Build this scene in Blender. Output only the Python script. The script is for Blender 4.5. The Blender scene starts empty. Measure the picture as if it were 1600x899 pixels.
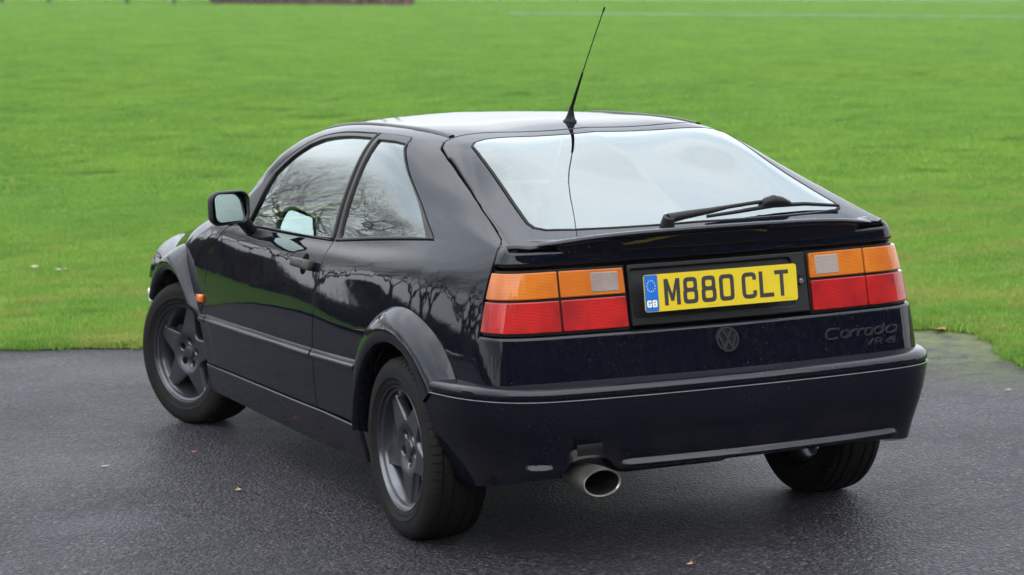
import bpy, bmesh, math, random
import numpy as np
from mathutils import Matrix, Vector, noise
from mathutils.geometry import delaunay_2d_cdt
random.seed(7); np.random.seed(7)
scene=bpy.context.scene
R=math.radians
# ------------------------------------------------------------------ camera
CAM=(-3.5554,-7.18365,1.71802)
MR=((0.91412879,-0.40455982,-0.02645595),(0.39888941,0.90914688,-0.1197464),(0.07249693,0.09891063,0.99245195))  # right, forward, up
cd=bpy.data.cameras.new("camera"); cam=bpy.data.objects.new("camera",cd); scene.collection.objects.link(cam)
r,f,u=[Vector(v) for v in MR]
mw=Matrix((( r.x,u.x,-f.x,CAM[0]),(r.y,u.y,-f.y,CAM[1]),(r.z,u.z,-f.z,CAM[2]),(0,0,0,1)))
cam.matrix_world=mw
cd.sensor_width=36; cd.lens=3.8565*1000/1600*36; cd.clip_start=.1; cd.clip_end=2000
cd.dof.use_dof=True; cd.dof.focus_distance=7.9; cd.dof.aperture_fstop=5.2
scene.camera=cam
# ------------------------------------------------------------------ sky, sun, exposure
SUN_EL,SUN_AZ=38,200
w=bpy.data.worlds.new("World"); scene.world=w; w.use_nodes=True
nt=w.node_tree; N=nt.nodes; Lk=nt.links; N.clear()
out=N.new('ShaderNodeOutputWorld'); bg=N.new('ShaderNodeBackground'); bg.inputs[1].default_value=.10
sky=N.new('ShaderNodeTexSky'); sky.sky_type='NISHITA'; sky.sun_disc=False
sky.sun_elevation=R(SUN_EL); sky.sun_rotation=R(SUN_AZ); sky.air_density=1.2; sky.dust_density=2
tc=N.new('ShaderNodeTexCoord'); mp=N.new('ShaderNodeMapping'); mp.inputs['Scale'].default_value=(1.0,1.0,2.6)
n1=N.new('ShaderNodeTexNoise'); n1.inputs['Scale'].default_value=2.0; n1.inputs['Detail'].default_value=7; n1.inputs['Roughness'].default_value=.55
cr=N.new('ShaderNodeValToRGB'); cr.color_ramp.elements[0].position=.34; cr.color_ramp.elements[0].color=(6.6,7.4,8.4,1)
cr.color_ramp.elements[1].position=.68; cr.color_ramp.elements[1].color=(12.2,12.3,12.4,1)
mx=N.new('ShaderNodeMix'); mx.data_type='RGBA'; mx.inputs[0].default_value=.88
Lk.new(tc.outputs['Generated'],mp.inputs[0]); Lk.new(mp.outputs[0],n1.inputs['Vector']); Lk.new(n1.outputs['Fac'],cr.inputs[0])
sx=N.new('ShaderNodeSeparateXYZ'); mr=N.new('ShaderNodeMapRange'); mr.inputs['From Min'].default_value=0; mr.inputs['From Max'].default_value=1; mr.inputs['To Min'].default_value=.80; mr.inputs['To Max'].default_value=1.5
vm=N.new('ShaderNodeVectorMath'); vm.operation='SCALE'
Lk.new(tc.outputs['Generated'],sx.inputs[0]); Lk.new(sx.outputs[2],mr.inputs['Value']); Lk.new(cr.outputs[0],vm.inputs[0]); Lk.new(mr.outputs[0],vm.inputs['Scale'])
Lk.new(sky.outputs[0],mx.inputs[6]); Lk.new(vm.outputs[0],mx.inputs[7]); Lk.new(mx.outputs[2],bg.inputs[0]); Lk.new(bg.outputs[0],out.inputs[0])
sd=bpy.data.lights.new("sun",'SUN'); sd.energy=.8; sd.angle=R(100); sd.color=(1,.96,.9)
so=bpy.data.objects.new("sun",sd); scene.collection.objects.link(so)
so.rotation_euler=(R(90-SUN_EL),0,R(180-SUN_AZ))
vs=scene.view_settings; vs.view_transform='Standard'; vs.look='None'; vs.gamma=1; vs.exposure=1.13
scene.render.engine='CYCLES'
try: scene.cycles.max_bounces=8; scene.cycles.transparent_max_bounces=16
except Exception: pass

# ------------------------------------------------------------------ helpers
def link(o,parent=None):
    scene.collection.objects.link(o)
    if parent is not None: o.parent=parent
    return o
def tag(o,label=None,cat=None,group=None,kind=None):
    if label: o['label']=label
    if cat: o['category']=cat
    if group: o['group']=group
    if kind: o['kind']=kind
    return o
def empty(name,loc=(0,0,0),rot=(0,0,0)):
    o=bpy.data.objects.new(name,None); o.location=loc; o.rotation_euler=rot; o.empty_display_size=.2
    return link(o)
class NB:
    """tiny node-tree helper"""
    def __init__(s,name):
        s.m=bpy.data.materials.new(name); s.m.use_nodes=True; s.t=s.m.node_tree; s.n=s.t.nodes; s.l=s.t.links
        s.n.clear(); s.o=s.n.new('ShaderNodeOutputMaterial')
    def N(s,ty,ins=None,**kw):
        x=s.n.new(ty)
        for k,v in kw.items(): setattr(x,k,v)
        for k,v in (ins or {}).items():
            if isinstance(v,bpy.types.NodeSocket): s.l.new(v,x.inputs[k])
            else: x.inputs[k].default_value=v
        return x
    def noise(s,scale,detail=4,rough=.5,vec=None,dist=0):
        i={'Scale':scale,'Detail':detail,'Roughness':rough,'Distortion':dist}
        if vec is not None: i['Vector']=vec
        return s.N('ShaderNodeTexNoise',i)
    def ramp(s,fac,stops):
        x=s.n.new('ShaderNodeValToRGB'); s.l.new(fac,x.inputs[0]); e=x.color_ramp.elements
        while len(e)<len(stops): e.new(.5)
        for i,(p,c) in enumerate(stops): e[i].position=p; e[i].color=(c[0],c[1],c[2],1) if not isinstance(c,(int,float)) else (c,c,c,1)
        return x.outputs[0]
    def mix(s,f,a,b,mode='MIX'):
        x=s.n.new('ShaderNodeMix'); x.data_type='RGBA'; x.blend_type=mode
        for k,v in ((0,f),(6,a),(7,b)):
            if isinstance(v,bpy.types.NodeSocket): s.l.new(v,x.inputs[k])
            else: x.inputs[k].default_value=v if k==0 else (v[0],v[1],v[2],1)
        return x.outputs[2]
    def math(s,op,a,b=0.0,clamp=False):
        x=s.n.new('ShaderNodeMath'); x.operation=op; x.use_clamp=clamp
        for k,v in ((0,a),(1,b)):
            if isinstance(v,bpy.types.NodeSocket): s.l.new(v,x.inputs[k])
            else: x.inputs[k].default_value=v
        return x.outputs[0]
    def pos(s): return s.n.new('ShaderNodeNewGeometry').outputs['Position']
    def obj(s): return s.n.new('ShaderNodeTexCoord').outputs['Object']
    def bump(s,h,strength,dist,nrm=None):
        i={'Height':h,'Strength':strength,'Distance':dist}
        if nrm is not None: i['Normal']=nrm
        return s.N('ShaderNodeBump',i).outputs[0]
    def bsdf(s,**k):
        x=s.n.new('ShaderNodeBsdfPrincipled')
        names={'col':'Base Color','rough':'Roughness','metal':'Metallic','coat':'Coat Weight','coatr':'Coat Roughness','nrm':'Normal','cnrm':'Coat Normal','ior':'IOR','sss':'Subsurface Weight','spec':'Specular IOR Level','emis':'Emission Color','emis_s':'Emission Strength','alpha':'Alpha','trans':'Transmission Weight','sheen':'Sheen Weight'}
        for a,v in k.items():
            p=x.inputs[names[a]]
            if isinstance(v,bpy.types.NodeSocket): s.l.new(v,p)
            elif isinstance(v,(tuple,list)): p.default_value=(v[0],v[1],v[2],1)
            else: p.default_value=v
        s.l.new(x.outputs[0],s.o.inputs[0]); return x
def simple(name,col,rough=.5,metal=0,coat=0,coatr=.03,var=.25,vscale=30,bumpd=0,bscale=400,spec=.5):
    b=NB(name); n=b.noise(vscale,5,.6,b.obj())
    c=b.mix(n.outputs[0],[x*(1-var) for x in col],[min(1,x*(1+var)) for x in col])
    rg=b.math('MULTIPLY_ADD',n.outputs[0],.3*rough); b.n[-1].inputs[2].default_value=rough*.85
    k=dict(col=c,rough=rg,metal=metal,coat=coat,coatr=coatr,spec=spec)
    if bumpd:
        n2=b.noise(bscale,3,.6,b.obj()); k['nrm']=b.bump(n2.outputs[0],1,bumpd)
    b.bsdf(**k); return b.m
MAT={}
def paint():
    b=NB('pearl_black_paint'); o=b.obj()
    fl=b.noise(2600,1,.5,o); n=b.noise(2.2,4,.6,o)
    flk=b.math('POWER',fl.outputs[0],5.0)
    c=b.mix(flk,(.0018,.0022,.0050),(.030,.036,.070))
    # grime low on the body and fine dried spots (dirt, with its own shape)
    z=b.N('ShaderNodeSeparateXYZ',{0:o}).outputs[2]
    low=b.N('ShaderNodeMapRange',{'Value':z,'From Min':.52,'From Max':.18,'To Min':0,'To Max':1}).outputs[0]
    sp=b.noise(170,2,.5,o); spm=b.ramp(sp.outputs[0],[(.685,0),(.73,1)]); spg=b.ramp(b.noise(3.1,4,.6,o).outputs[0],[(.42,0),(.70,1)])
    dn=b.noise(9,6,.65,o)
    dirt=b.math('MULTIPLY',b.ramp(dn.outputs[0],[(.42,0),(.75,1)]),low)
    c=b.mix(b.math('MULTIPLY',dirt,.20),c,(.075,.066,.058))
    c=b.mix(b.math('MULTIPLY',b.math('MULTIPLY',spm,spg),.28),c,(.30,.29,.30))
    cr_=b.math('MULTIPLY_ADD',dirt,.28); b.n[-1].inputs[2].default_value=.02
    # very slight orange peel plus scattered rain drops
    vo=b.N('ShaderNodeTexVoronoi',{'Vector':o,'Scale':75.0}); drop=b.ramp(vo.outputs['Distance'],[(0,1),(.13,0)])
    gate=b.ramp(b.noise(5,3,.6,o).outputs[0],[(.50,0),(.66,1)])
    h=b.math('MULTIPLY',drop,gate)
    pe=b.noise(9,2,.5,o)
    nb=b.bump(pe.outputs[0],1,.0005); nb=b.bump(h,1,.0012,nb)
    b.bsdf(col=c,rough=.5,metal=.0,coat=.78,coatr=cr_,cnrm=nb,spec=.0)
    return b.m
MAT['paint']=paint()
MAT['trim']=simple('black_window_trim',(.011,.010,.0098),.36,spec=.32,var=.5,vscale=60,bumpd=.0003)
MAT['plastic']=simple('black_textured_plastic',(.007,.007,.008),.5,spec=.3,var=.3,vscale=40,bumpd=.0004,bscale=900)
MAT['rubber']=simple('rubber_seal',(.004,.004,.004),.6,spec=.25)
MAT['inner']=simple('dark_inner_shell',(.002,.002,.002),.95,spec=.05)
MAT['cloth']=simple('grey_seat_cloth',(.020,.021,.024),.9,bumpd=.001,bscale=300)
MAT['headliner']=simple('pale_headliner',(.35,.35,.34),.9)
MAT['under']=simple('underbody_coating',(.005,.005,.0045),.85,var=.5,vscale=15,bumpd=.002,bscale=80)
MAT['steel']=simple('brushed_exhaust_steel',(.70,.66,.61),.36,metal=1,var=.25,vscale=25,bumpd=.0004,bscale=200)
MAT['soot']=simple('sooty_pipe_interior',(.03,.026,.024),.5,metal=.6,var=.5)
MAT['chrome']=simple('chrome',(.7,.7,.7),.08,metal=1,var=.05)
MAT['mirror']=simple('mirror_glass',(.60,.75,.74),.015,metal=1,var=.01)
MAT['amber_ind']=simple('amber_indicator_lens',(.75,.16,.01),.2,coat=1,var=.2)
MAT['clearlens']=simple('clear_lamp_lens',(.75,.77,.78),.12,coat=1,var=.15)
MAT['disc']=simple('brake_disc_iron',(.16,.15,.145),.35,metal=.9,var=.3)
def alloy():
    b=NB('graphite_alloy'); o=b.obj(); n=b.noise(14,6,.65,o); n2=b.noise(900,1,.5,o)
    c=b.mix(n.outputs[0],(.060,.063,.070),(.105,.110,.120)); c=b.mix(b.math('MULTIPLY',n2.outputs[0],.25),c,(.16,.17,.20))
    d=b.noise(45,5,.7,o); c=b.mix(b.ramp(d.outputs[0],[(.6,0),(.8,.45)]),c,(.05,.045,.04))
    b.bsdf(col=c,rough=.30,metal=.85,coat=.30,coatr=.10); return b.m
MAT['alloy']=alloy()
def tyre_m():
    b=NB('tyre_rubber'); o=b.obj(); n=b.noise(25,6,.7,o); n2=b.noise(300,3,.6,o)
    c=b.mix(n.outputs[0],(.004,.004,.004),(.014,.0135,.013)); c=b.mix(b.ramp(n2.outputs[0],[(.55,0),(.8,.5)]),c,(.045,.040,.036))
    b.bsdf(col=c,rough=.75,spec=.18,nrm=b.bump(n2.outputs[0],1,.0005)); return b.m
MAT['tyre']=tyre_m()
def glass(name,tint,k=1.0,ior=1.52):
    b=NB(name); fr=b.N('ShaderNodeFresnel',{'IOR':ior})
    o=b.obj(); n=b.noise(3,2,.5,o)
    nb=b.bump(n.outputs[0],1,.0006); b.l.new(nb,fr.inputs['Normal'])
    # two faces of a pane reflect about twice as much as one
    fac=b.math('MULTIPLY',fr.outputs[0],k,True)
    g=b.N('ShaderNodeBsdfGlossy',{'Roughness':.012,'Color':(.93,1,.99,1),'Normal':nb}); t=b.N('ShaderNodeBsdfTransparent',{'Color':(*tint,1)})
    m=b.N('ShaderNodeMixShader',{0:fac,1:t.outputs[0],2:g.outputs[0]}); b.l.new(m.outputs[0],b.o.inputs[0]); return b.m
MAT['glass']=glass('green_tinted_glass',(.52,.66,.60),1.9)
MAT['rearglass']=glass('rear_window_glass',(.40,.50,.47),2.1)
def lens(name,c1,c2):
    b=NB(name); o=b.obj(); z=b.N('ShaderNodeSeparateXYZ',{0:o})
    wv=b.math('SINE',b.math('MULTIPLY',z.outputs[2],2*math.pi/.0042)); wx=b.math('SINE',b.math('MULTIPLY',z.outputs[0],2*math.pi/.011))
    n=b.noise(9,3,.6,o)
    c=b.mix(b.ramp(n.outputs[0],[(.38,0),(.62,1)]),c1,c2)
    c=b.mix(b.math('MULTIPLY_ADD',wv,.12),c,(c1[0]*.45,c1[1]*.45,c1[2]*.45)); 
    h=b.math('MULTIPLY',wv,.5)
    b.bsdf(col=c,rough=.28,nrm=b.bump(h,.5,.0008),coat=1,coatr=.03,spec=.15); return b.m
MAT['amber']=lens('amber_ribbed_lens',(.62,.145,.006),(.78,.22,.010))
MAT['red']=lens('red_ribbed_lens',(.34,.003,.006),(.66,.010,.006))
MAT['grey']=lens('clear_ribbed_lens',(.34,.27,.235),(.48,.40,.36))
MAT['housing']=simple('lamp_black_housing',(.004,.004,.004),.4,spec=.2)
def plate_m():
    b=NB('yellow_plate'); o=b.obj(); n=b.noise(30,4,.5,o)
    b.bsdf(col=b.mix(n.outputs[0],(.58,.43,.008),(.66,.50,.012)),rough=.42,coat=.5,coatr=.1); return b.m
MAT['plate']=plate_m()
MAT['plateblue']=simple('plate_blue_band',(.010,.13,.50),.35,coat=.5,var=.1)
MAT['platewhite']=simple('plate_white_print',(.80,.78,.60),.4,var=.05)
MAT['plateblack']=simple('plate_black_print',(.030,.028,.030),.4,var=.2)

def mesh_obj(name,verts,faces,mat,parent=None,smooth=True,sharp=None,normals=None):
    me=bpy.data.meshes.new(name); me.from_pydata([tuple(map(float,v)) for v in verts],[],[tuple(int(i) for i in f) for f in faces]); me.update()
    if mat is not None:
        for m in (mat if isinstance(mat,(list,tuple)) else [mat]): me.materials.append(m)
    if smooth: me.polygons.foreach_set('use_smooth',[True]*len(me.polygons))
    if sharp is not None: me.set_sharp_from_angle(angle=R(sharp))
    if normals is not None:
        me.normals_split_custom_set_from_vertices([tuple(map(float,n)) for n in normals])
    o=bpy.data.objects.new(name,me); return link(o,parent)
def from_bm(name,bm,mat,parent=None,smooth=True,sharp=35):
    me=bpy.data.meshes.new(name); bmesh.ops.recalc_face_normals(bm,faces=bm.faces); bm.to_mesh(me); bm.free()
    if mat is not None: me.materials.append(mat)
    if smooth: me.polygons.foreach_set('use_smooth',[True]*len(me.polygons)); me.set_sharp_from_angle(angle=R(sharp))
    o=bpy.data.objects.new(name,me); return link(o,parent)
def add_box(bm,c,s,rot=None,bev=0,seg=2):
    g=bmesh.ops.create_cube(bm,size=1); vs_=g['verts']
    bmesh.ops.scale(bm,vec=s,verts=vs_)
    if bev:
        es=list({e for v in vs_ for e in v.link_edges}); r_=bmesh.ops.bevel(bm,geom=es,offset=bev,segments=seg,affect='EDGES',profile=.5)
        vs_=list({v for f_ in r_['faces'] for v in f_.verts}|{v for v in vs_ if v.is_valid})
        st=list(vs_); seen=set(st)
        while st:
            v=st.pop()
            for e in v.link_edges:
                q=e.other_vert(v)
                if q not in seen: seen.add(q); st.append(q)
        vs_=list(seen)
    if rot is not None: bmesh.ops.rotate(bm,verts=vs_,cent=(0,0,0),matrix=rot)
    bmesh.ops.translate(bm,verts=vs_,vec=c); return vs_
def tube(pts,rad,seg=10,cap=True):
    """pts list of Vector, rad list or float -> verts, faces"""
    pts=[Vector(p) for p in pts]; n=len(pts); rad=[rad]*n if isinstance(rad,(int,float)) else rad
    V=[];F=[]; up=None
    for i,p in enumerate(pts):
        d=(pts[min(i+1,n-1)]-pts[max(i-1,0)]).normalized()
        if up is None: up=d.orthogonal().normalized()
        up=(up-d*up.dot(d)).normalized(); s=d.cross(up)
        for k in range(seg):
            a=2*math.pi*k/seg; V.append(p+(up*math.cos(a)+s*math.sin(a))*rad[i])
    for i in range(n-1):
        for k in range(seg):
            a=i*seg+k; b=i*seg+(k+1)%seg; F.append((a,b,b+seg,a+seg))
    if cap: F.append(tuple(range(seg-1,-1,-1))); F.append(tuple((n-1)*seg+k for k in range(seg)))
    return V,F
def grid_faces(nu,nv,closeu=False,closev=False,off=0):
    F=[]
    for i in range(nu if closeu else nu-1):
        for j in range(nv if closev else nv-1):
            a=i*nv+j;b=((i+1)%nu)*nv+j;c=((i+1)%nu)*nv+(j+1)%nv;d=i*nv+(j+1)%nv
            F.append((a+off,b+off,c+off,d+off))
    return F
# ------------------------------------------------------------------ body surface (loft through hand-set cross-sections)
YS=[-.60,-.10,.15,.33,.80,1.30,1.70,2.10,2.50,2.90,3.25]
RAILS=[ # per station (x,z) for rails 0..13
[(.72,.20),(.745,.31),(.752,.48),(.742,.62),(.718,.76),(.690,.87),(.673,.925),(.666,.943),(.650,.9535),(.628,.9600),(.600,.9635),(.535,.967),(.25,.969),(0,.970)],
[(.765,.19),(.792,.31),(.800,.48),(.790,.62),(.766,.77),(.732,.88),(.697,.938),(.672,.985),(.640,1.030),(.608,1.071),(.574,1.100),(.494,1.130),(.25,1.139),(0,1.142)],
[(.772,.184),(.799,.307),(.808,.48),(.799,.62),(.776,.765),(.744,.865),(.706,.923),(.682,.978),(.648,1.043),(.605,1.110),(.545,1.170),(.472,1.214),(.25,1.227),(0,1.231)],
[(.775,.18),(.802,.305),(.812,.48),(.8045,.62),(.7785,.76),(.750,.855),(.712,.905),(.690,.965),(.655,1.05),(.608,1.135),(.545,1.203),(.458,1.243),(.25,1.258),(0,1.264)],
[(.778,.17),(.806,.300),(.818,.48),(.8125,.62),(.7885,.75),(.756,.840),(.726,.881),(.702,.950),(.665,1.05),(.614,1.155),(.548,1.234),(.460,1.259),(.25,1.270),(0,1.275)],
[(.778,.17),(.804,.295),(.816,.475),(.8115,.62),(.7895,.745),(.764,.832),(.735,.870),(.712,.940),(.672,1.04),(.618,1.145),(.553,1.218),(.470,1.246),(.25,1.264),(0,1.271)],
[(.775,.17),(.800,.290),(.813,.47),(.8085,.61),(.7875,.735),(.764,.825),(.738,.864),(.716,.915),(.685,.99),(.655,1.05),(.622,1.10),(.530,1.142),(.25,1.182),(0,1.192)],
[(.770,.17),(.795,.285),(.806,.465),(.8025,.60),(.783,.725),(.762,.815),(.735,.852),(.715,.870),(.690,.882),(.655,.892),(.600,.900),(.500,.908),(.25,.920),(0,.925)],
[(.755,.17),(.780,.285),(.790,.46),(.785,.59),(.765,.69),(.728,.767),(.694,.798),(.664,.812),(.632,.8235),(.595,.8345),(.535,.8455),(.445,.856),(.25,.872),(0,.877)],
[(.715,.17),(.738,.285),(.745,.44),(.738,.545),(.716,.625),(.680,.685),(.648,.713),(.618,.731),(.586,.746),(.550,.760),(.490,.776),(.400,.792),(.25,.810),(0,.82)],
[(.690,.17),(.715,.285),(.722,.44),(.715,.53),(.695,.60),(.665,.645),(.640,.665),(.610,.680),(.580,.692),(.540,.703),(.480,.716),(.400,.728),(.25,.742),(0,.750)],
]
class Spl:
    """natural cubic spline, vector valued"""
    def __init__(s,x,y):
        s.x=np.array(x,float); s.y=np.array(y,float); n=len(x); h=np.diff(s.x)
        sh=(-1,)+(1,)*(s.y.ndim-1)
        A=np.zeros((n,n)); A[0,0]=A[-1,-1]=1; r=np.zeros_like(s.y)
        d=np.diff(s.y,axis=0)/h.reshape(sh)
        for i in range(1,n-1):
            A[i,i-1]=h[i-1];A[i,i]=2*(h[i-1]+h[i]);A[i,i+1]=h[i]; r[i]=6*(d[i]-d[i-1])
        s.m=np.linalg.solve(A,r.reshape(n,-1)).reshape(s.y.shape); s.h=h
    def __call__(s,q):
        q=np.atleast_1d(np.asarray(q,float)); i=np.clip(np.searchsorted(s.x,q)-1,0,len(s.x)-2)
        sh=(-1,)+(1,)*(s.y.ndim-1)
        h=s.h[i].reshape(sh); a=(s.x[i+1]-q).reshape(sh); b=(q-s.x[i]).reshape(sh)
        # linear extrapolation handled softly by cubic (callers stay near range)
        return (s.m[i]*a**3+s.m[i+1]*b**3)/(6*h)+(s.y[i]/h-s.m[i]*h/6)*a+(s.y[i+1]/h-s.m[i+1]*h/6)*b
RS=Spl(YS,np.array(RAILS))
_c=np.array(RAILS[3]); TAU=np.concatenate([[0],np.cumsum(np.linalg.norm(np.diff(_c,axis=0),axis=1))])
_A=Spl(TAU,np.eye(14))   # basis matrix approach: value = W(t) @ rails
def S(y,t):
    y=np.atleast_1d(np.asarray(y,float));t=np.atleast_1d(np.asarray(t,float))
    R=RS(y); W=_A(t); p=np.einsum('nk,nkc->nc',W,R)
    return np.stack([p[:,0],y,p[:,1]],1)
TT=np.linspace(0,TAU[-1],400)
_tab={}
def t_of_z(y,z):
    y=np.atleast_1d(np.asarray(y,float));z=np.atleast_1d(np.asarray(z,float))
    lo=np.zeros(len(y)); hi=np.full(len(y),TAU[-1])
    for _ in range(40):
        m=(lo+hi)/2; zz=S(y,m)[:,2]; g=zz<z; lo=np.where(g,m,lo); hi=np.where(g,hi,m)
    return (lo+hi)/2
def t_of_x(y,x):
    y=np.atleast_1d(np.asarray(y,float));x=np.atleast_1d(np.asarray(x,float))
    lo=np.full(len(y),TAU[5]); hi=np.full(len(y),TAU[-1])
    for _ in range(40):
        m=(lo+hi)/2; xx=S(y,m)[:,0]; g=xx>x; lo=np.where(g,m,lo); hi=np.where(g,hi,m)
    return (lo+hi)/2

Tm=TAU[-1]
def Full(y,t):
    """left side t 0..Tm (x negative), right side Tm..2Tm"""
    y=np.asarray(y,float); t=np.asarray(t,float); fl=t>Tm
    tt=np.where(fl,2*Tm-t,t); P=S(y,np.clip(tt,0,Tm)); P[:,0]=np.where(fl,P[:,0],-P[:,0]); return P
def side(sgn):
    def F(y,t):
        P=S(y,t); P[:,0]*=sgn; return P
    return F
# tail surface: a = arc position from the centre line, b = height
_zs=np.linspace(.50,.975,40)
def _xa(z,y):
    t=t_of_z(np.full(len(z),y),z); return S(np.full(len(z),y),t)[:,0]
YA=-.505
_x0=_xa(_zs,YA); _x1=_xa(_zs,YA+.02); _dx=(_x1-_x0)/.02
AB=.56; AL=.235
def ytail(x,z): 
    zz=np.minimum(z,.93)
    return -.676-.195*(.719-zz)+.11*x*x
def Tail(a,b):
    a=np.asarray(a,float); b=np.asarray(b,float); s=np.sign(a); s=np.where(s==0,1,s); A=np.abs(a)
    xa=np.interp(b,_zs,_x0); dx=np.interp(b,_zs,_dx)
    x_in=A; y_in=ytail(A,b)
    tt=np.clip((A-AB)/AL,0,1.15)
    P0=np.stack([np.full_like(b,AB),ytail(np.full_like(b,AB),b)],-1); P3=np.stack([xa,np.full_like(b,YA)],-1)
    T0=np.stack([np.ones_like(b),np.full_like(b,.22*AB)],-1); T0/=np.linalg.norm(T0,axis=-1,keepdims=True)
    T3=np.stack([-dx,-np.ones_like(b)],-1); T3/=np.linalg.norm(T3,axis=-1,keepdims=True)
    # intersection distances
    det=T0[:,0]*(-T3[:,1])+T3[:,0]*T0[:,1]; d=P3-P0
    l0=(d[:,0]*(-T3[:,1])+T3[:,0]*d[:,1])/det; l3=(T0[:,0]*d[:,1]-T0[:,1]*d[:,0])/det
    l3=np.abs(l3)
    P1=P0+T0*(l0*.72)[:,None]; P2=P3+T3*(l3*.72)[:,None]
    u=tt[:,None]; q=(1-u)**3*P0+3*(1-u)**2*u*P1+3*(1-u)*u*u*P2+u**3*P3
    inn=A<=AB
    x=np.where(inn,x_in,q[:,0]); y=np.where(inn,y_in,q[:,1])
    return np.stack([x*s,y,b],1)

def dens(poly,step,closed=True):
    out=[]; n=len(poly)
    for i in range(n if closed else n-1):
        p=np.array(poly[i][:2],float); q=np.array(poly[(i+1)%n][:2],float); w0=poly[i][2] if len(poly[i])>2 else 1; w1=poly[(i+1)%n][2] if len(poly[(i+1)%n])>2 else 1
        k=max(1,int(math.ceil(np.linalg.norm(q-p)/step)))
        for j in range(k):
            t=j/k; out.append((*(p*(1-t)+q*t), w0 if j==0 else min(w0,w1)))
    if not closed: out.append((*poly[-1][:2],1))
    return out
def rnd(poly,r,n=5):
    """round every corner of a closed polygon; r number or per-vertex list"""
    out=[]; m=len(poly)
    for i in range(m):
        rr=r[i] if isinstance(r,(list,tuple)) else r
        p=np.array(poly[i][:2],float)
        if rr<=0: out.append(tuple(poly[i])); continue
        a=np.array(poly[i-1][:2],float)-p; b=np.array(poly[(i+1)%m][:2],float)-p
        la,lb=np.linalg.norm(a),np.linalg.norm(b); ra=min(rr,la*.48); rb=min(rr,lb*.48)
        A=p+a/la*ra; B=p+b/lb*rb
        for k in range(n+1):
            t=k/n; q=(1-t)**2*A+2*t*(1-t)*p+t*t*B; out.append((q[0],q[1])+tuple(poly[i][2:]))
    return out
def smooth_line(pts,n=8):
    """Catmull-Rom through open point list"""
    P=[np.array(p,float) for p in pts]; o=[]
    for i in range(len(P)-1):
        p0=P[i-1] if i else 2*P[0]-P[1]; p1=P[i];p2=P[i+1]; p3=P[i+2] if i+2<len(P) else 2*P[-1]-P[-2]
        for k in range(n):
            t=k/n; o.append(tuple(.5*((2*p1)+(-p0+p2)*t+(2*p0-5*p1+4*p2-p3)*t*t+(-p0+3*p1-3*p2+p3)*t**3)))
    o.append(tuple(P[-1])); return o
def off_poly(P,d):
    """inward offset of closed polygon (array n,2) by array d"""
    A=.5*np.sum(P[:,0]*np.roll(P[:,1],-1)-np.roll(P[:,0],-1)*P[:,1]); s=1 if A>0 else -1
    e1=P-np.roll(P,1,0); e2=np.roll(P,-1,0)-P
    n1=np.stack([-e1[:,1],e1[:,0]],1)*s; n2=np.stack([-e2[:,1],e2[:,0]],1)*s
    n1/=np.linalg.norm(n1,axis=1,keepdims=True)+1e-12; n2/=np.linalg.norm(n2,axis=1,keepdims=True)+1e-12
    b=n1+n2; b/=np.linalg.norm(b,axis=1,keepdims=True)+1e-12; k=np.clip(1/np.maximum(np.sum(b*n1,1),.5),1,2)
    return P+b*(np.asarray(d)*k)[:,None]
def nrm_of(F,ab,flip):
    h=1e-4; a,b=ab[:,0],ab[:,1]
    da=F(a+h,b)-F(a-h,b); db=F(a,b+h)-F(a,b-h); n=np.cross(da,db); n/=np.linalg.norm(n,axis=1,keepdims=True)+1e-15
    return -n if flip else n
def in_poly(P,poly):
    c=np.zeros(len(P),bool); q=np.roll(poly,-1,0)
    for (x1,y1),(x2,y2) in zip(poly,q):
        k=((y1>P[:,1])!=(y2>P[:,1]))&(P[:,0]<(x2-x1)*(P[:,1]-y1)/((y2-y1) if y2!=y1 else 1e-12)+x1); c^=k
    return c
def cull(V2,fo,outer,holes):
    C=np.array([V2[list(f)].mean(0) for f in fo]); k=in_poly(C,np.asarray(outer))
    for h_ in holes: k&=~in_poly(C,np.asarray(h_))
    return [f for f,g in zip(fo,k) if g]
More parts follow.
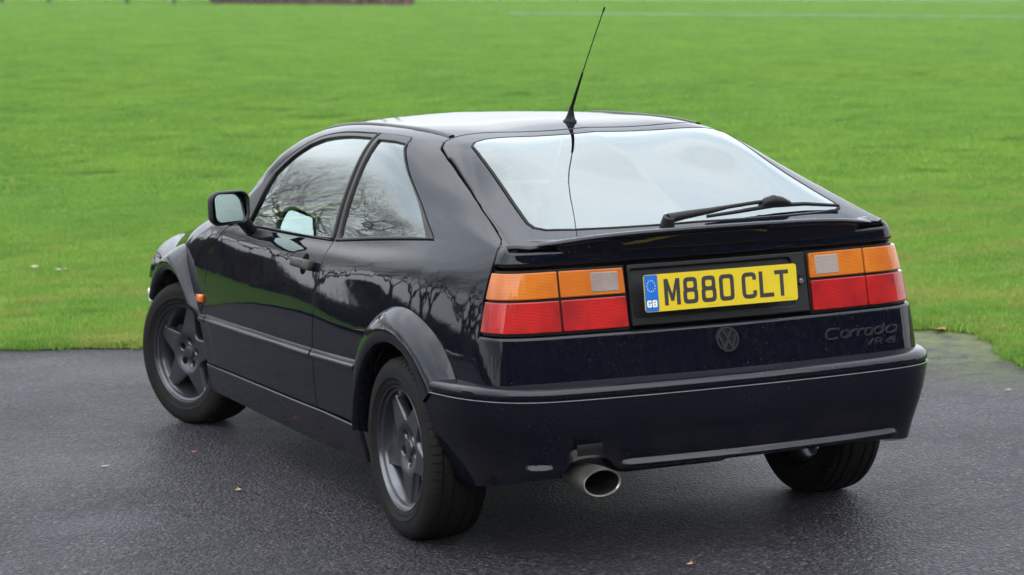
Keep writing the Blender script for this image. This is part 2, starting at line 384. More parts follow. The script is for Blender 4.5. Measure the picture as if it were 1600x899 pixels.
def panel(name,F,outline,mat,parent=None,holes=(),off=0.0,step=.035,estep=.018,gap=.002,ein=.0035,drop=.0013,depth=.014,flip=False,bulge=None):
    """skin panel cut from surface F by a 2D outline, with rounded, returned edges; exact surface normals"""
    loops=[outline]+list(holes)
    B2=[];I2=[];wts=[]
    for li,lp in enumerate(loops):
        L=dens(lp,estep); P=np.array([(p[0],p[1]) for p in L]); w_=np.array([p[2] for p in L],float)
        sg=1 if li==0 else -1
        Pb=off_poly(P,sg*gap*w_); Pi=off_poly(P,sg*(gap*w_+ein*np.maximum(w_,.02)))
        B2.append(Pb);I2.append(Pi);wts.append(w_)
    # interior points
    lo=I2[0].min(0);hi=I2[0].max(0)
    gx=np.arange(lo[0]+step*.5,hi[0],step); gy=np.arange(lo[1]+step*.5,hi[1],step)
    G=np.array([(x+(step*.5 if j%2 else 0),y) for j,y in enumerate(gy) for x in gx]).reshape(-1,2)
    def inside(P,poly):
        c=np.zeros(len(P),bool); q=np.roll(poly,-1,0)
        for (x1,y1),(x2,y2) in zip(poly,q):
            k=((y1>P[:,1])!=(y2>P[:,1]))&(P[:,0]<(x2-x1)*(P[:,1]-y1)/((y2-y1) if y2!=y1 else 1e-12)+x1); c^=k
        return c
    def near(P,poly,d):
        m=np.zeros(len(P),bool)
        for i in range(0,len(P),4000):
            D=((P[i:i+4000,None,:]-poly[None])**2).sum(2).min(1); m[i:i+4000]=D<d*d
        return m
    if len(G):
        k=inside(G,I2[0])&~near(G,I2[0],step*.45)
        for h_ in I2[1:]: k&=~inside(G,h_)&~near(G,h_,step*.45)
        G=G[k]
    V2=np.concatenate(I2+([G] if len(G) else [])); edges=[]; o_=0
    for p in I2:
        n=len(p); edges+=[(o_+i,o_+(i+1)%n) for i in range(n)]; o_+=n
    vo,_,fo,ov,_,_=delaunay_2d_cdt([Vector(v) for v in V2],edges,[],1,1e-6)
    V2=np.array([tuple(v) for v in vo]); fo=cull(V2,fo,I2[0],I2[1:])
    src=[x[0] if len(x) else -1 for x in ov]
    P=F(V2[:,0],V2[:,1]); n=nrm_of(F,V2,flip)
    of=off if bulge is None else off+bulge(V2)
    P=P+n*(np.asarray(of).reshape(-1,1) if bulge is not None else off)
    faces=[tuple(f) for f in fo]
    inv={s_:i for i,s_ in enumerate(src) if s_>=0}
    # consistent winding by normal
    ff=[]
    for f in faces:
        a,b,c=P[f[0]],P[f[1]],P[f[2]]
        if np.dot(np.cross(b-a,c-a),n[f[0]])<0: f=f[::-1]
        ff.append(f)
    verts=list(P); nor=list(n); o_=0
    for li,(Pb,Pi,w_) in enumerate(zip(B2,I2,wts)):
        m=len(Pb); nb=nrm_of(F,Pb,flip); PB=F(Pb[:,0],Pb[:,1]); PI=F(Pi[:,0],Pi[:,1]); offi=off if bulge is None else off+bulge(Pi)
        offi=np.asarray(offi)*np.ones(m)
        d=PB-PI; d-=nb*np.sum(d*nb,1,keepdims=True); ln=np.linalg.norm(d,axis=1,keepdims=True); d=d/(ln+1e-12)
        e1=(nb*.5+d*.87); mid=nb*.85+d*.5; 
        wv=w_[:,None]
        midn=np.where(wv>0,mid,nb); e1n=np.where(wv>0,e1,nb)
        PM=PI+(PB-PI)*.62+nb*(offi-drop*.30*w_)[:,None]; PBo=PB+nb*(offi-drop*w_)[:,None]; PD=PB+nb*(offi-depth)[:,None]
        base=len(verts); verts+=list(PM)+list(PBo)+list(PBo)+list(PD); nor+=list(midn)+list(e1n)+list(e1n)+list(d)
        ids=[inv.get(o_+i) for i in range(m)]; o_+=m
        for i in range(m):
            j=(i+1)%m
            if ids[i] is None or ids[j] is None: continue
            q=[(ids[i],ids[j],base+j,base+i),(base+i,base+j,base+m+j,base+m+i),(base+2*m+i,base+2*m+j,base+3*m+j,base+3*m+i)]
            for k_,f in enumerate(q):
                a,b,c=[np.array(verts[x]) for x in f[:3]]; ref=np.array(nor[f[2]])
                if np.dot(np.cross(b-a,c-a),ref)<0: f=f[::-1]
                ff.append(f)
    return mesh_obj(name,verts,ff,mat,parent,normals=nor)
def z2t(pts):
    """(y,z[,w]) -> (y,t[,w])"""
    y=np.array([p[0] for p in pts]);z=np.array([p[1] for p in pts]); t=t_of_z(y,z)
    return [(a,b)+tuple(p[2:]) for a,b,p in zip(y,t,pts)]
def x2t(pts):
    y=np.array([p[1] for p in pts]);x=np.array([p[0] for p in pts]); t=t_of_x(y,np.abs(x))
    return [(a,(2*Tm-b) if p[0]>0 else b)+tuple(p[2:]) for a,b,p in zip(y,t,pts)]
# ================================================================== the car
car=empty('hatchback_coupe')
tag(car,'black three-door coupe parked on damp asphalt beside the grass','car')
def sstep_(a,b,x):
    t=min(max((x-a)/(b-a),0),1); return t*t*(3-2*t)
WR=[(0.0,.288),(2.47,.288)]
def arc(cy,cz,r,a0,a1,n=22):
    return [(cy+r*math.cos(R(a0+(a1-a0)*i/n)),cz+r*math.sin(R(a0+(a1-a0)*i/n))) for i in range(n+1)]
BELT=smooth_line([(.775,.8795),(1.2,.869),(1.69,.861),(1.86,.852)],6)      # y,z  bottom of the door glass trim
BELTQ=smooth_line([(-.057,.949),(.15,.933),(.45,.908),(.76,.880)],6)
TOPL=smooth_line([(.78,1.2395),(1.088,1.232),(1.269,1.214),(1.369,1.190),(1.484,1.143),(1.611,1.079),(1.80,.968),(1.93,.885),(1.99,.845)],6)  # top edge of door frame, B-pillar forwards
DF=smooth_line([(1.90,.8450),(1.975,.795),(2.048,.743),(2.082,.622),(2.079,.578),(2.045,.445),(1.990,.294)],6) # door front seam
SILL=lambda y: .294+(.307-.294)*(1.99-y)/(1.2)
for sg,sn in ((-1,'left'),(1,'right')):
    F=side(sg); fl=(sg==1)
    # the loft param: (y,t); winding chosen so that normals point outwards
    F0=side(sg)
    tst=nrm_of(F0,np.array([[.8,TAU[3]]]),False)[0]; fl=tst[0]*sg<0
    def SP(name,out,mat,par,**k): return panel(name,F0,out,mat,par,flip=fl,**k)
    # ---------------- door
    dpoly=[(.775,.307)]+[(.775,z) for z in (.45,.6,.75)]+BELT+DF
    dpoly=[p for p in dpoly]
    door=SP('door',z2t(dpoly),MAT['paint'],car)
    dglass=[(.812,.884)]+[(y,z+.010) for y,z in smooth_line([(1.2,.869),(1.66,.862)],5)]+[(1.70,.875),(1.665,.93),(1.625,1.005),(1.585,1.062)]+[(1.475,1.122),(1.36,1.172),(1.265,1.196),(1.085,1.214),(.80,1.2215)]
    frame_out=[(.785,.8835)]+BELT[1:]+[(1.93,.858),(1.955,.862)]+[p for p in reversed(TOPL) if p[1]>.88 and p[1]<1.2399]
    fo=[(.787,.884)]+[(y,z+.002) for y,z in BELT[2:-2]]+[(1.93,.862)]+[(y-.004,z-.003) for y,z in reversed(TOPL) if z>.875]+[(.787,1.236)]
    fr=SP('window_frame',z2t(rnd(fo,.004,2)),MAT['trim'],door,holes=[z2t(rnd(dglass,[.01]+[.0]*6+[.0]*0+[.0]*(len(dglass)-7),3))],off=.003,ein=.003,drop=.002,depth=.018,step=.02)
    SP('door_glass',z2t(off_pts:=[(y,z) for y,z in dglass]),MAT['glass'],door,off=-.006,gap=-.004,depth=.004)
    # ---------------- quarter panel, C-pillar, cant rail and A-pillar as one pressing
    qo=[(-.057,.9475),(-.02,.944)]+BELTQ[2:-1]+[(.760,.8805)]+[(.771,.90),(.771,1.0),(.771,1.12),(.771,1.2375)]+[(.758,1.2385),(.64,1.2385),(.515,1.2345)]+smooth_line([(.507,1.231),(.485,1.205),(.35,1.130),(.15,1.036),(-.057,.956)],5)
    qo=[(-.057,.9485)]+BELTQ[2:-1]+[(.765,.8805)]+[(.765,1.0),(.765,1.12),(.765,1.2375)]+[(.64,1.2385),(.520,1.2345),(.500,1.226)]+smooth_line([(.485,1.205),(.35,1.135),(.15,1.045),(-.045,.956)],5)
    topq=[(.775,1.2395)]+TOPL[1:]
    Aout=x2t([(-x,y) for x,y in smooth_line([(.655,2.03),(.625,1.90),(.592,1.75),(.545,1.60),(.497,1.47),(.476,1.38),(.468,1.25),(.462,.9),(.460,.5),(.459,.318)],5)])
    gapl=z2t([(.312,1.228),(.277,1.209),(.176,1.179),(.037,1.137),(-.101,1.096),(-.200,1.065),(-.296,1.034),(-.408,.999),(-.471,.980),(-.497,.966)])
    tail=z2t([(-.5045,.93),(-.505,.886),(-.505,.80),(-.505,.716,0),(-.505,.64,0),(-.505,.555,0)])
    low=z2t([(-.29,.548)]+arc(0,.288,.352,132,2.5,26)+[(.372,.3045)]+[(y,SILL(y)) for y in (.5,.65)])
    body=z2t([(.775,.307)]+[(.775,z) for z in (.45,.6,.75)]+[(.775,.8795)])
    winy=z2t(topq)
    seam_b=z2t([(.775,.90),(.775,1.0),(.775,1.12)])
    out_=low+body+seam_b+winy+Aout+gapl+tail
    quarter=SP('quarter_panel',out_,MAT['paint'],car,holes=[z2t(qo)],gap=.002)
    qg=[(.012,.9515)]+[(y,z+.012) for y,z in BELTQ[5:-2]]+[(.735,.893),(.738,1.0),(.738,1.12),(.733,1.2185),(.60,1.2195),(.492,1.2135)]+smooth_line([(.475,1.20),(.32,1.118),(.14,1.028),(.022,.962)],4)
    qfo=[off for off in qo]
    qf=SP('window_frame',z2t(qo),MAT['trim'],quarter,holes=[z2t(qg)],off=.003,gap=.0015,ein=.003,drop=.002,depth=.018,step=.02)
    SP('quarter_glass',z2t(qg),MAT['glass'],quarter,off=-.005,gap=-.004,depth=.004)
    # ---------------- sill
    sp=[(y,SILL(y)-.003) for y in (.372,.7,1.1,1.5,1.9,2.10)]
    SP('sill',z2t([(.36,.175)]+[(.372,.30)]+sp[1:]+[(2.118,.291),(2.118,.175)]),MAT['paint'],car,off=.004,ein=.006,drop=.004)
    # ---------------- front wing
    DFf=[(y,z) for y,z in DF]
    wing=z2t(DFf)[::-1]
    wing=z2t(list(reversed(DFf[1:])))      # from sill up to the belt
    wtop=x2t([(-x,y) for x,y in [(.665,1.99),(.640,2.10),(.60,2.3),(.565,2.5),(.51,2.8),(.45,3.05),(.42,3.2)]])
    wfront=z2t([(3.2,.60),(3.2,.52)]+arc(2.47,.288,.352,48,178,24)+[(2.10,.292)])
    fender=SP('front_wing',wing+wtop+wfront,MAT['paint'],car)
    # ---------------- flares
    def flare(name,cy,cz,ths,rout,par,rin=.338,xmax=.837):
        V=[];NS=[0,.04,.12,.25,.4,.55,.7,.82,.90,.95,.98,1.0]
        for th,ro in zip(ths,rout):
            y0=cy+ro*math.cos(R(th)); z0=cz+ro*math.sin(R(th)); t0=t_of_z([y0],[z0])[0]
            bx=S(y0,t0)[0,0]
            for s_ in NS:
                r_=ro+(rin+.004-ro)*s_; y=cy+r_*math.cos(R(th)); z=cz+r_*math.sin(R(th)); zz=max(z,.18)
                t=t_of_z([y],[min(zz,.9)])[0]; b=S(y,t)[0,0]
                k=math.sin(min(s_/.80,1)*math.pi/2)**.85; xm=xmax-(.024*float(sstep_(138,149,th)) if cy>1 else 0)
                x=b+.0015+(max(xm-b,.004))*k*(1 if s_<.8 else 1-.10*((s_-.8)/.2)**2)
                V.append((sg*x,y,z))
            for dx_,dr in ((-.006,-.003),(-.014,-.005),(-.05,-.004)):   # return lip into the wheel well
                r_=rin+dr+.004; V.append((sg*(V[-1][0]*sg+dx_) if dx_==-.006 else V[-1][0]-sg*abs(dx_)*.6,cy+r_*math.cos(R(th)),cz+r_*math.sin(R(th))))
        nv=len(NS)+3
        # end caps
        Fc=grid_faces(len(ths),nv)
        return mesh_obj(name,V,Fc,MAT['paint'],par,sharp=40)
    th=np.linspace(1.5,146,60); ro=[]
    for a in th:
        if a<37: r_=.357/math.cos(R(a))
        elif a<110: r_=.4485
        else: r_=.4485+(a-110)/36*.040
        ro.append(r_)
    th=list(th); k=3
    ro=[sum(ro[max(0,i-k):i+k+1])/len(ro[max(0,i-k):i+k+1]) for i in range(len(ro))]
    # rear flare ends level with the bumper top
    flare('wheel_arch_flare',0,.288,th,ro,quarter)
    th2=list(np.linspace(33,149,60)); ro2=list(Spl([33,48,81,92,100,109,120,135,149],[.452,.460,.442,.433,.413,.388,.370,.366,.374])(th2).ravel())
    flare('wheel_arch_flare',2.47,.288,th2,ro2,fender)
    # ---------------- rubbing strips: two stepped mouldings along the flank
    def strip(par,y0,y1,name='rubbing_strip'):
        prof=[(-.004,.0190),(.0010,.0182),(.0075,.0092),(.0082,.0072),(.0078,.0050),(.0120,.0015),(.0145,-.0035),(.0145,-.0080),(.0125,-.0150),(.006,-.0185),(-.004,-.0195)]
        ys=[y0+.0004]+list(np.linspace(y0+.003,y1-.003,14))+[y1-.0004]; V=[]
        for i,y in enumerate(ys):
            zc=.502+(.775-y)*(.0178)*(1 if y<.775 else 1)*.5
            zc=np.interp(y,[.34,.74,2.226],[.509,.498,.470])
            e=.35 if i in(0,len(ys)-1) else 1
            for d,z in prof:
                t=t_of_z([y],[zc+z])[0]; b=S(y,t)[0,0]; V.append((sg*(b+.001+d*e),y,zc+z*(.85 if e<1 else 1)))
        n=len(prof); Fc=grid_faces(len(ys),n)+[tuple(range(n)),tuple(range(len(V)-1,len(V)-n-1,-1))]
        return mesh_obj(name,V,Fc,MAT['paint'],par,sharp=28)
    strip(quarter,.352,.770); strip(door,.780,2.046); strip(fender,2.056,2.140)
    # ---------------- side repeater
    bm=bmesh.new(); x=S(2.135,t_of_z([2.135],[.545])[0])[0,0]
    add_box(bm,(sg*(x+.005),2.128,.548),(.020,.062,.030),bev=.006)
    from_bm('side_repeater',bm,MAT['amber_ind'],fender)
    # ---------------- door handle with its cup and paddle
    hy,hz=.94,.790
    t=t_of_z([hy],[hz])[0]; hx=S(hy,t)[0,0]
    tz=S(hy,t_of_z([hy],[hz+.01])[0])[0,0]; ang=math.atan2(hx-tz,.01)
    rot=Matrix.Rotation(sg*(-ang) if sg>0 else ang,3,'Y')
    bm=bmesh.new()
    vs_=add_box(bm,(0,0,0),(.020,.215,.034),bev=.007,seg=3)
    add_box(bm,(sg*.008,-.070,0),(.012,.070,.036),bev=.004)
    bmesh.ops.rotate(bm,verts=bm.verts,cent=(0,0,0),matrix=rot); bmesh.ops.translate(bm,verts=bm.verts,vec=(sg*(hx+.008),hy,hz))
    from_bm('door_handle',bm,MAT['trim'],door)
    cupp=[(hy+.0+.034*math.cos(a)*1.0,hz-.002+.036*math.sin(a)) for a in np.linspace(0,2*math.pi,26)[:-1]]
    SP('handle_cup',z2t(cupp),MAT['inner'],door,off=.0012,gap=0,ein=.001,drop=.0006,depth=.002,step=.02)
    bm=bmesh.new(); bmesh.ops.create_cone(bm,cap_ends=True,segments=20,radius1=.009,radius2=.009,depth=.004,matrix=Matrix.Translation((sg*(hx+.0185),hy-.072,hz))@Matrix.Rotation(R(90),4,'Y'))
    from_bm('door_lock',bm,MAT['alloy'],door)
    # ---------------- door mirror
    mx_,my,mz=.849,1.55,.946
    def rrect(w_,h_,r_,n=6,skew=0):
        o=[]
        for cx,cz,a0 in ((w_/2-r_,h_/2-r_,0),(-w_/2+r_,h_/2-r_,90),(-w_/2+r_,-h_/2+r_,180),(w_/2-r_,-h_/2+r_,270)):
            for i in range(n+1):
                a=R(a0+90*i/n); o.append((cx+r_*math.cos(a),cz+r_*math.sin(a)))
        return o
    prof=rrect(.150,.124,.036); n=len(prof)
    V=[];levels=[(-.004,.93),(-.002,.975),(.004,1.0),(.02,1.01),(.045,.98),(.065,.88),(.078,.68),(.084,.38),(.086,.05)]
    for dy,s_ in levels:
        for (px,pz) in prof:
            tp=1+.10*(-px/.075)*(pz/.062)*.5
            V.append((sg*(mx_-(px)*s_*1.0),my+dy,mz+pz*s_*(1-.04*(px/.075))+.004*(px/.075)))
    Fc=grid_faces(len(levels),n,closev=True)+[tuple((len(levels)-1)*n+i for i in range(n))]
    # recess round the glass
    b0=len(V)
    for dy,s_ in ((-.004,.93),(-.002,.90),(.010,.885)):
        for (px,pz) in prof: V.append((sg*(mx_-px*s_),my+dy,mz+pz*s_*(1-.04*(px/.075))+.004*(px/.075)))
    Fc+=grid_faces(3,n,closev=True,off=b0)
    mirror=mesh_obj('door_mirror',V,Fc,MAT['plastic'],door,sharp=50)
    bm2=mirror.data
    gl=rrect(.128,.100,.024)
    V=[(0,0,0)]+[(px,0,pz) for px,pz in gl]; c_=math.cos(R(7))
    # glass slightly toed towards the driver
    V=[(sg*(mx_-px-.004),my+.008+px*.24,mz+pz*(1-.04*(px/.075))) for px,_,pz in V]
    V=[(v[0],v[1]+(v[2]-mz)*.20,v[2]) for v in V]
    Fc=[(0,1+i,1+(i+1)%n) for i in range(n)]
    mg=mesh_obj('mirror_glass',V,Fc,MAT['mirror'],door,smooth=False)
    foot=S(1.60,t_of_z([1.60],[.850])[0])[0]
    V,Fc=tube([(sg*.800,1.575,.900),(sg*.785,1.58,.882),(sg*.768,1.585,.860),(sg*.752,1.59,.846),(sg*.735,1.60,.838)],[.024,.024,.022,.020,.018],12)
    V=[(v[0],v[1]+(v[1]-1.58)*.6,v[2]) for v in V]
    mesh_obj('mirror_stalk',V,Fc,MAT['plastic'],door,sharp=50)
    fp=rnd([(1.36,.846),(1.46,.833),(1.66,.830),(1.665,.852),(1.56,.858),(1.40,.860)],.01,3)
    SP('mirror_base',z2t(fp),MAT['plastic'],door,off=.006,gap=0,ein=.004,drop=.003,depth=.012,step=.015)
    # mirror triangle (sail)
    SP('mirror_sail',z2t(rnd([(1.70,.872),(1.90,.866),(1.80,.945),(1.66,1.035),(1.60,1.068),(1.655,.95)],.006,2)),MAT['trim'],door,off=.0045,gap=0,depth=.01,step=.03)
    # ---------------- wheel wells
    for cy,nm in ((0,'r'),(2.47,'f')):
        V=[];ang=np.linspace(-4,170,30) if nm=='r' else np.linspace(10,183,30)
        for a in ang:
            for x in (.770,.72,.55,.50): 
                r_=.358 if x>.51 else .05
                V.append((sg*x,cy+r_*math.cos(R(a)),.288+r_*math.sin(R(a))))
        mesh_obj('wheel_arch_liner',V,grid_faces(len(ang),4),MAT['inner'],car,sharp=40)
    # inner shell behind lower panels
    ys=np.linspace(-.48,3.1,60); V=[]; zs=[.30,.45,.6,.75,.86]
    ts=[]
    keep=[]
    for i,y in enumerate(ys):
        for z in zs:
            zz=min(z,RS(y)[0,6,1]-.012); t=t_of_z([y],[zz])[0]; p=S(y,t)[0]; V.append((sg*(p[0]-.026),y,p[2]))
    Fa=[f for f in grid_faces(len(ys),len(zs)) if all(math.hypot(V[q][1]-cy,V[q][2]-.288)>.36 for q in f for cy in (0,2.47))]
    mesh_obj('inner_shell',V,Fa,MAT['inner'],car)

# ---------------- top surfaces spanning the car
tst=nrm_of(Full,np.array([[.8,Tm*.98]]),False)[0]; flT=tst[2]<0
def TP(name,out,mat,par,**k): return panel(name,Full,out,mat,par,flip=flT,**k)
def sym(pts):   # pts (x,y) on the left going one way -> closed symmetric loop
    L=[(-x,y) for x,y in pts]; Rr=[(x,y) for x,y in reversed(pts)]
    return L,Rr
def closed_x(ptsL,cl_first=None):
    """ptsL from centre line (rear) round the left to centre line (front), as (|x|,y)"""
    L=[(-max(x,1e-6),y) for x,y in ptsL]; Rt=[(max(x,1e-6),y) for x,y in reversed(ptsL)]
    return x2t(L+Rt)
rf=[(x_,.268+.052*(x_/.458)**3) for x_ in (.10,.17,.24,.30,.35,.40,.43,.458)]
roofL=rf+[(.460,.5),(.462,.9),(.466,1.2),(.470,1.33),(.462,1.40),(.40,1.435),(.25,1.46),(.1,1.47)]
roof=TP('roof',closed_x(roofL),MAT['paint'],car)
# roof drip mouldings in the gutter between roof and sides
for sg in(-1,1):
    V=[];ys=np.linspace(.335,1.45,40)
    for y in ys:
        xg=np.interp(y,[.335,.9,1.25,1.38,1.45],[.459,.462,.468,.475,.487])
        for dx,dz in ((-.011,.0),(-.009,.004),(.0,.0055),(.009,.004),(.011,.0)):
            t=t_of_x([y],[xg])[0]; p=S(y,t)[0]; q=S(y,t_of_x([y],[xg+dx])[0])[0]; V.append((sg*(xg+dx),y,q[2]+dz))
    mesh_obj('roof_gutter_strip',V,grid_faces(len(ys),5),MAT['trim'],roof,sharp=60)
ws=[(.10,1.48),(.25,1.47),(.40,1.447),(.472,1.42),(.50,1.485),(.548,1.615),(.595,1.765),(.628,1.91),(.640,1.98),(.50,2.03),(.25,2.07),(.1,2.08)]
TP('windscreen',closed_x(ws),MAT['glass'],car,off=-.002,gap=.003,depth=.004)
cw=[(.1,2.085),(.25,2.075),(.50,2.035),(.655,1.99),(.640,2.08),(.50,2.12),(.25,2.14),(.1,2.145)]
TP('cowl',closed_x(cw),MAT['plastic'],car)
hd=[(.1,2.15),(.25,2.145),(.50,2.125),(.632,2.10),(.60,2.3),(.565,2.5),(.51,2.8),(.45,3.05),(.42,3.19),(.25,3.22),(.1,3.23)]
TP('bonnet',closed_x(hd),MAT['paint'],car)
# hatch ring and rear window
hatchL=[(x_,.262+.052*(x_/.458)**3) for x_ in (.10,.17,.24,.30,.35,.40,.43,.456)]
gapz=[(.493,.312),(.520,.285),(.5245,.277)]
gz=z2t([(.270,1.209,1.5),(.176,1.179,4),(.037,1.137,4),(-.101,1.096,4),(-.200,1.065,4),(-.296,1.034,4),(-.408,.999,4),(-.468,.981,2.2),(-.498,.968,1),(-.506,.960,0)])
ringL=x2t([(-x,y) for x,y in hatchL+gapz[:1]])+gz+x2t([(-.640,-.548,0),(-.60,-.588,0),(-.35,-.588,0),(-.1,-.588,0)])
ringR=[(p[0],2*Tm-p[1]) for p in reversed(ringL)]
gl=[(.1,.142),(.25,.146),(.38,.140),(.43,.132),(.468,.095),(.487,-.05),(.505,-.18),(.524,-.32),(.540,-.44),(.536,-.488),(.49,-.520),(.35,-.530),(.1,-.535)]
gl=[(.1,.200),(.20,.201),(.32,.198),(.40,.194),(.443,.186),(.463,.160),(.476,.06),(.490,-.08),(.505,-.20),(.525,-.34),(.537,-.430),(.533,-.468),(.505,-.496),(.42,-.511),(.3,-.517),(.1,-.519)]
hatch=TP('hatch',ringL+ringR,MAT['paint'],car,holes=[closed_x(gl)])
gs=[(max(x-.006,.0) if x>.2 else x,y-(.004 if y>0 else -.004)) for x,y in gl]
rearw=TP('rear_window',closed_x(gl),MAT['rearglass'],hatch,off=.0015,gap=.007,ein=.002,depth=.004)
inner_=[(x if x<.2 else (x-.0045),y+(-.0045 if y>0.1 else (.0045 if y<-.45 else 0))) for x,y in gl]
TP('window_seal',closed_x(gl),MAT['rubber'],hatch,holes=[closed_x(inner_)],off=.0025,gap=.0,ein=.0015,drop=.001,depth=.008,step=.02)
# black printed border behind the glass edge and the sunstrip lettering is unreadable, so left out
inner2=[(x if x<.2 else (x-.030),y+(-.022 if y>0.1 else (.030 if y<-.45 else 0))) for x,y in gl]
TP('glass_border',closed_x(gl),MAT['rubber'],hatch,holes=[closed_x(rnd(inner2,.012,2))],off=-.004,gap=.008,ein=.001,drop=.0,depth=.003,step=.02)
for s in(-1,1):   # dark channel under the shut lines of the hatch
    q=x2t([(-.30,.30),(-.44,.35),(-.50,.36)])+z2t([(.30,1.19),(.165,1.155),(-.101,1.068),(-.296,1.006),(-.478,.955)])+x2t([(-.60,-.485),(-.545,-.30),(-.505,-.10),(-.48,.08),(-.455,.20),(-.30,.215)])
    if s>0: q=[(p[0],2*Tm-p[1]) for p in q]
    TP('shut_channel',q,MAT['inner'],car,off=-.0125,gap=0,ein=.001,drop=0)
# headliner (inner roof)
V=[];ys=np.linspace(-.0,1.45,16);xs=np.linspace(-.50,.50,14)
for y in ys:
    for x in xs:
        t=t_of_x([y],[abs(x)])[0]; V.append((x,y,S(y,t)[0,2]-.035 if y>.15 else S(y,t)[0,2]-.03))
mesh_obj('headliner',[v for v in V],[f for f in grid_faces(16,14) if V[f[0]][1]>.2],MAT['headliner'],car)

# ---------------- tail
tst=nrm_of(Tail,np.array([[.2,.7]]),False)[0]; flA=tst[1]>0
def AP(name,out,mat,par,**k): return panel(name,Tail,out,mat,par,flip=flA,**k)
AE=AB+AL
AP('tail_panel',[(-AE,.558,0),(AE,.558,0),(AE,.60,0),(AE,.65,0),(AE,.704),(.45,.7045),(-.45,.7045),(-AE,.704),(-AE,.65,0),(-AE,.60,0)],MAT['paint'],hatch,ein=.011,drop=.009,gap=.0010,off=.0015)
AP('spoiler_face',[(-AE+.001,.9065),(AE-.001,.9065),(AE-.001,.93),(AE-.001,.964,0),(.745,.963),(.720,.951),(.60,.949),(-.60,.949),(-.720,.951),(-.745,.963),(-AE+.001,.964,0),(-AE+.001,.93)],MAT['paint'],hatch,ein=.009,drop=.006,gap=.001)
# black recess behind the lamps and plate
AP('lamp_backing',[(-AE+.004,.700),(AE-.004,.700),(AE-.03,.957),(-AE+.03,.957)],MAT['inner'],car,off=-.024,ein=.001,drop=0,gap=0)
for s in (-1,1):
    lamp=AP('tail_lamp',[(s*.312,.706),(s*(AE-.004),.706),(s*(AE-.004),.897),(s*.312,.897)],MAT['housing'],car,off=-.010,gap=0,ein=.002,drop=.002,depth=.02)
    a0,a1,a2,a3=.3185,.5215,.5285,AE-.010
    def LL(nm,pts,m,o=.0): return AP(nm,[(s*a,z) for a,z in pts],MAT[m],lamp,off=o,gap=.0,ein=.003,drop=.002,depth=.012,step=.02)
    LL('amber_lens',rnd([(a0,.8135),(a1,.8125),(a1-.001,.8895),(a0+.002,.889)],.004,3),'amber')
    LL('red_lens',rnd([(a0,.7145),(a1+.001,.7135),(a1,.8045),(a0,.8055)],.004,3),'red')
    LL('amber_lens',rnd([(a2,.8125),(a3,.8105),(a3,.8870),(a2-.001,.8895)],.004,3),'amber')
    LL('red_lens',rnd([(a2+.001,.7135),(a3,.7135),(a3,.8030),(a2,.8045)],.004,3),'red')
    LL('reversing_lens',rnd([(.338,.822),(.425,.822),(.425,.880),(.338,.880)],.004,3),'grey',.0018)
# number plate plinth
AP('plate_plinth',rnd([(-.306,.713),(.306,.713),(.306,.898),(-.306,.898)],.006,3),MAT['plastic'],car,holes=[rnd([(-.298,.738),(.252,.738),(.252,.880),(-.298,.880)],.014,4)],off=-.003,ein=.004,drop=.002,depth=.016)
AP('plate_recess',[(-.302,.732),(.256,.732),(.256,.884),(-.302,.884)],MAT['plastic'],car,off=-.014,gap=0,ein=.001,drop=0)
AP('license_lamp_strip',[(-.55,.8985),(.55,.8985),(.55,.9065),(-.55,.9065)],MAT['inner'],car,off=-.012,gap=0,ein=.001,drop=0)
bm=bmesh.new()
yl=ytail(.282,.81)
bmesh.ops.create_cone(bm,cap_ends=True,segments=28,radius1=.0165,radius2=.0145,depth=.012,matrix=Matrix.Translation((.277,yl+.000,.8095))@Matrix.Rotation(R(90),4,'X'))
lock=from_bm('lock_bezel',bm,MAT['rubber'],car)
bm=bmesh.new(); bmesh.ops.create_cone(bm,cap_ends=True,segments=28,radius1=.0105,radius2=.0095,depth=.006,matrix=Matrix.Translation((.277,yl-.007,.8095))@Matrix.Rotation(R(90),4,'X'))
bmesh.ops.create_cone(bm,cap_ends=True,segments=28,radius1=.004,radius2=.004,depth=.003,matrix=Matrix.Translation((.277,yl-.0105,.8095))@Matrix.Rotation(R(90),4,'X'))
from_bm('hatch_lock',bm,MAT['chrome'],lock)

# ---- number plate: local frame u right, v up, on the tail
pe=empty('number_plate',(-.025,-.7005,.8135),(R(-6.5),0,0)); pe.parent=car
def pl_poly(name,pts,mat,y0,th,par=None,holes=()):
    V2=[Vector(p) for p in pts]; E_=[(i,(i+1)%len(pts)) for i in range(len(pts))]
    o_=len(pts)
    for h_ in holes:
        V2+= [Vector(p) for p in h_]; E_+=[(o_+i,o_+(i+1)%len(h_)) for i in range(len(h_))]; o_+=len(h_)
    vo,eo,fo,_,_,_=delaunay_2d_cdt(V2,E_,[],1,1e-9); fo=cull(np.array([tuple(v) for v in vo]),fo,pts,[np.array(h_) for h_ in holes])
    n=len(vo); V=[(v.x,-y0-th,v.y) for v in vo]+[(v.x,-y0,v.y) for v in vo]
    Fc=[]
    for f in fo:
        a,b,c=[vo[i] for i in f[:3]]
        ccw=(b-a).cross(c-a) if False else (b.x-a.x)*(c.y-a.y)-(b.y-a.y)*(c.x-a.x)
        Fc.append(tuple(f) if ccw>0 else tuple(reversed(f)))
    from collections import Counter
    ec=Counter()
    for f in Fc:
        for i in range(len(f)): ec[(f[i],f[(i+1)%len(f)])]+=1
    side_=[(b,a,a+n,b+n) for (a,b) in ec if (b,a) not in ec]
    return mesh_obj(name,V,Fc+side_,MAT[mat] if isinstance(mat,str) else mat,par or pe,smooth=False)
def rr(x0,z0,x1,z1,r_,n=5):
    return rnd([(x0,z0),(x1,z0),(x1,z1),(x0,z1)],r_,n)
pl_poly('plate_sheet',rr(-.26,-.0555,.26,.0555,.010),'plate',0,.003)
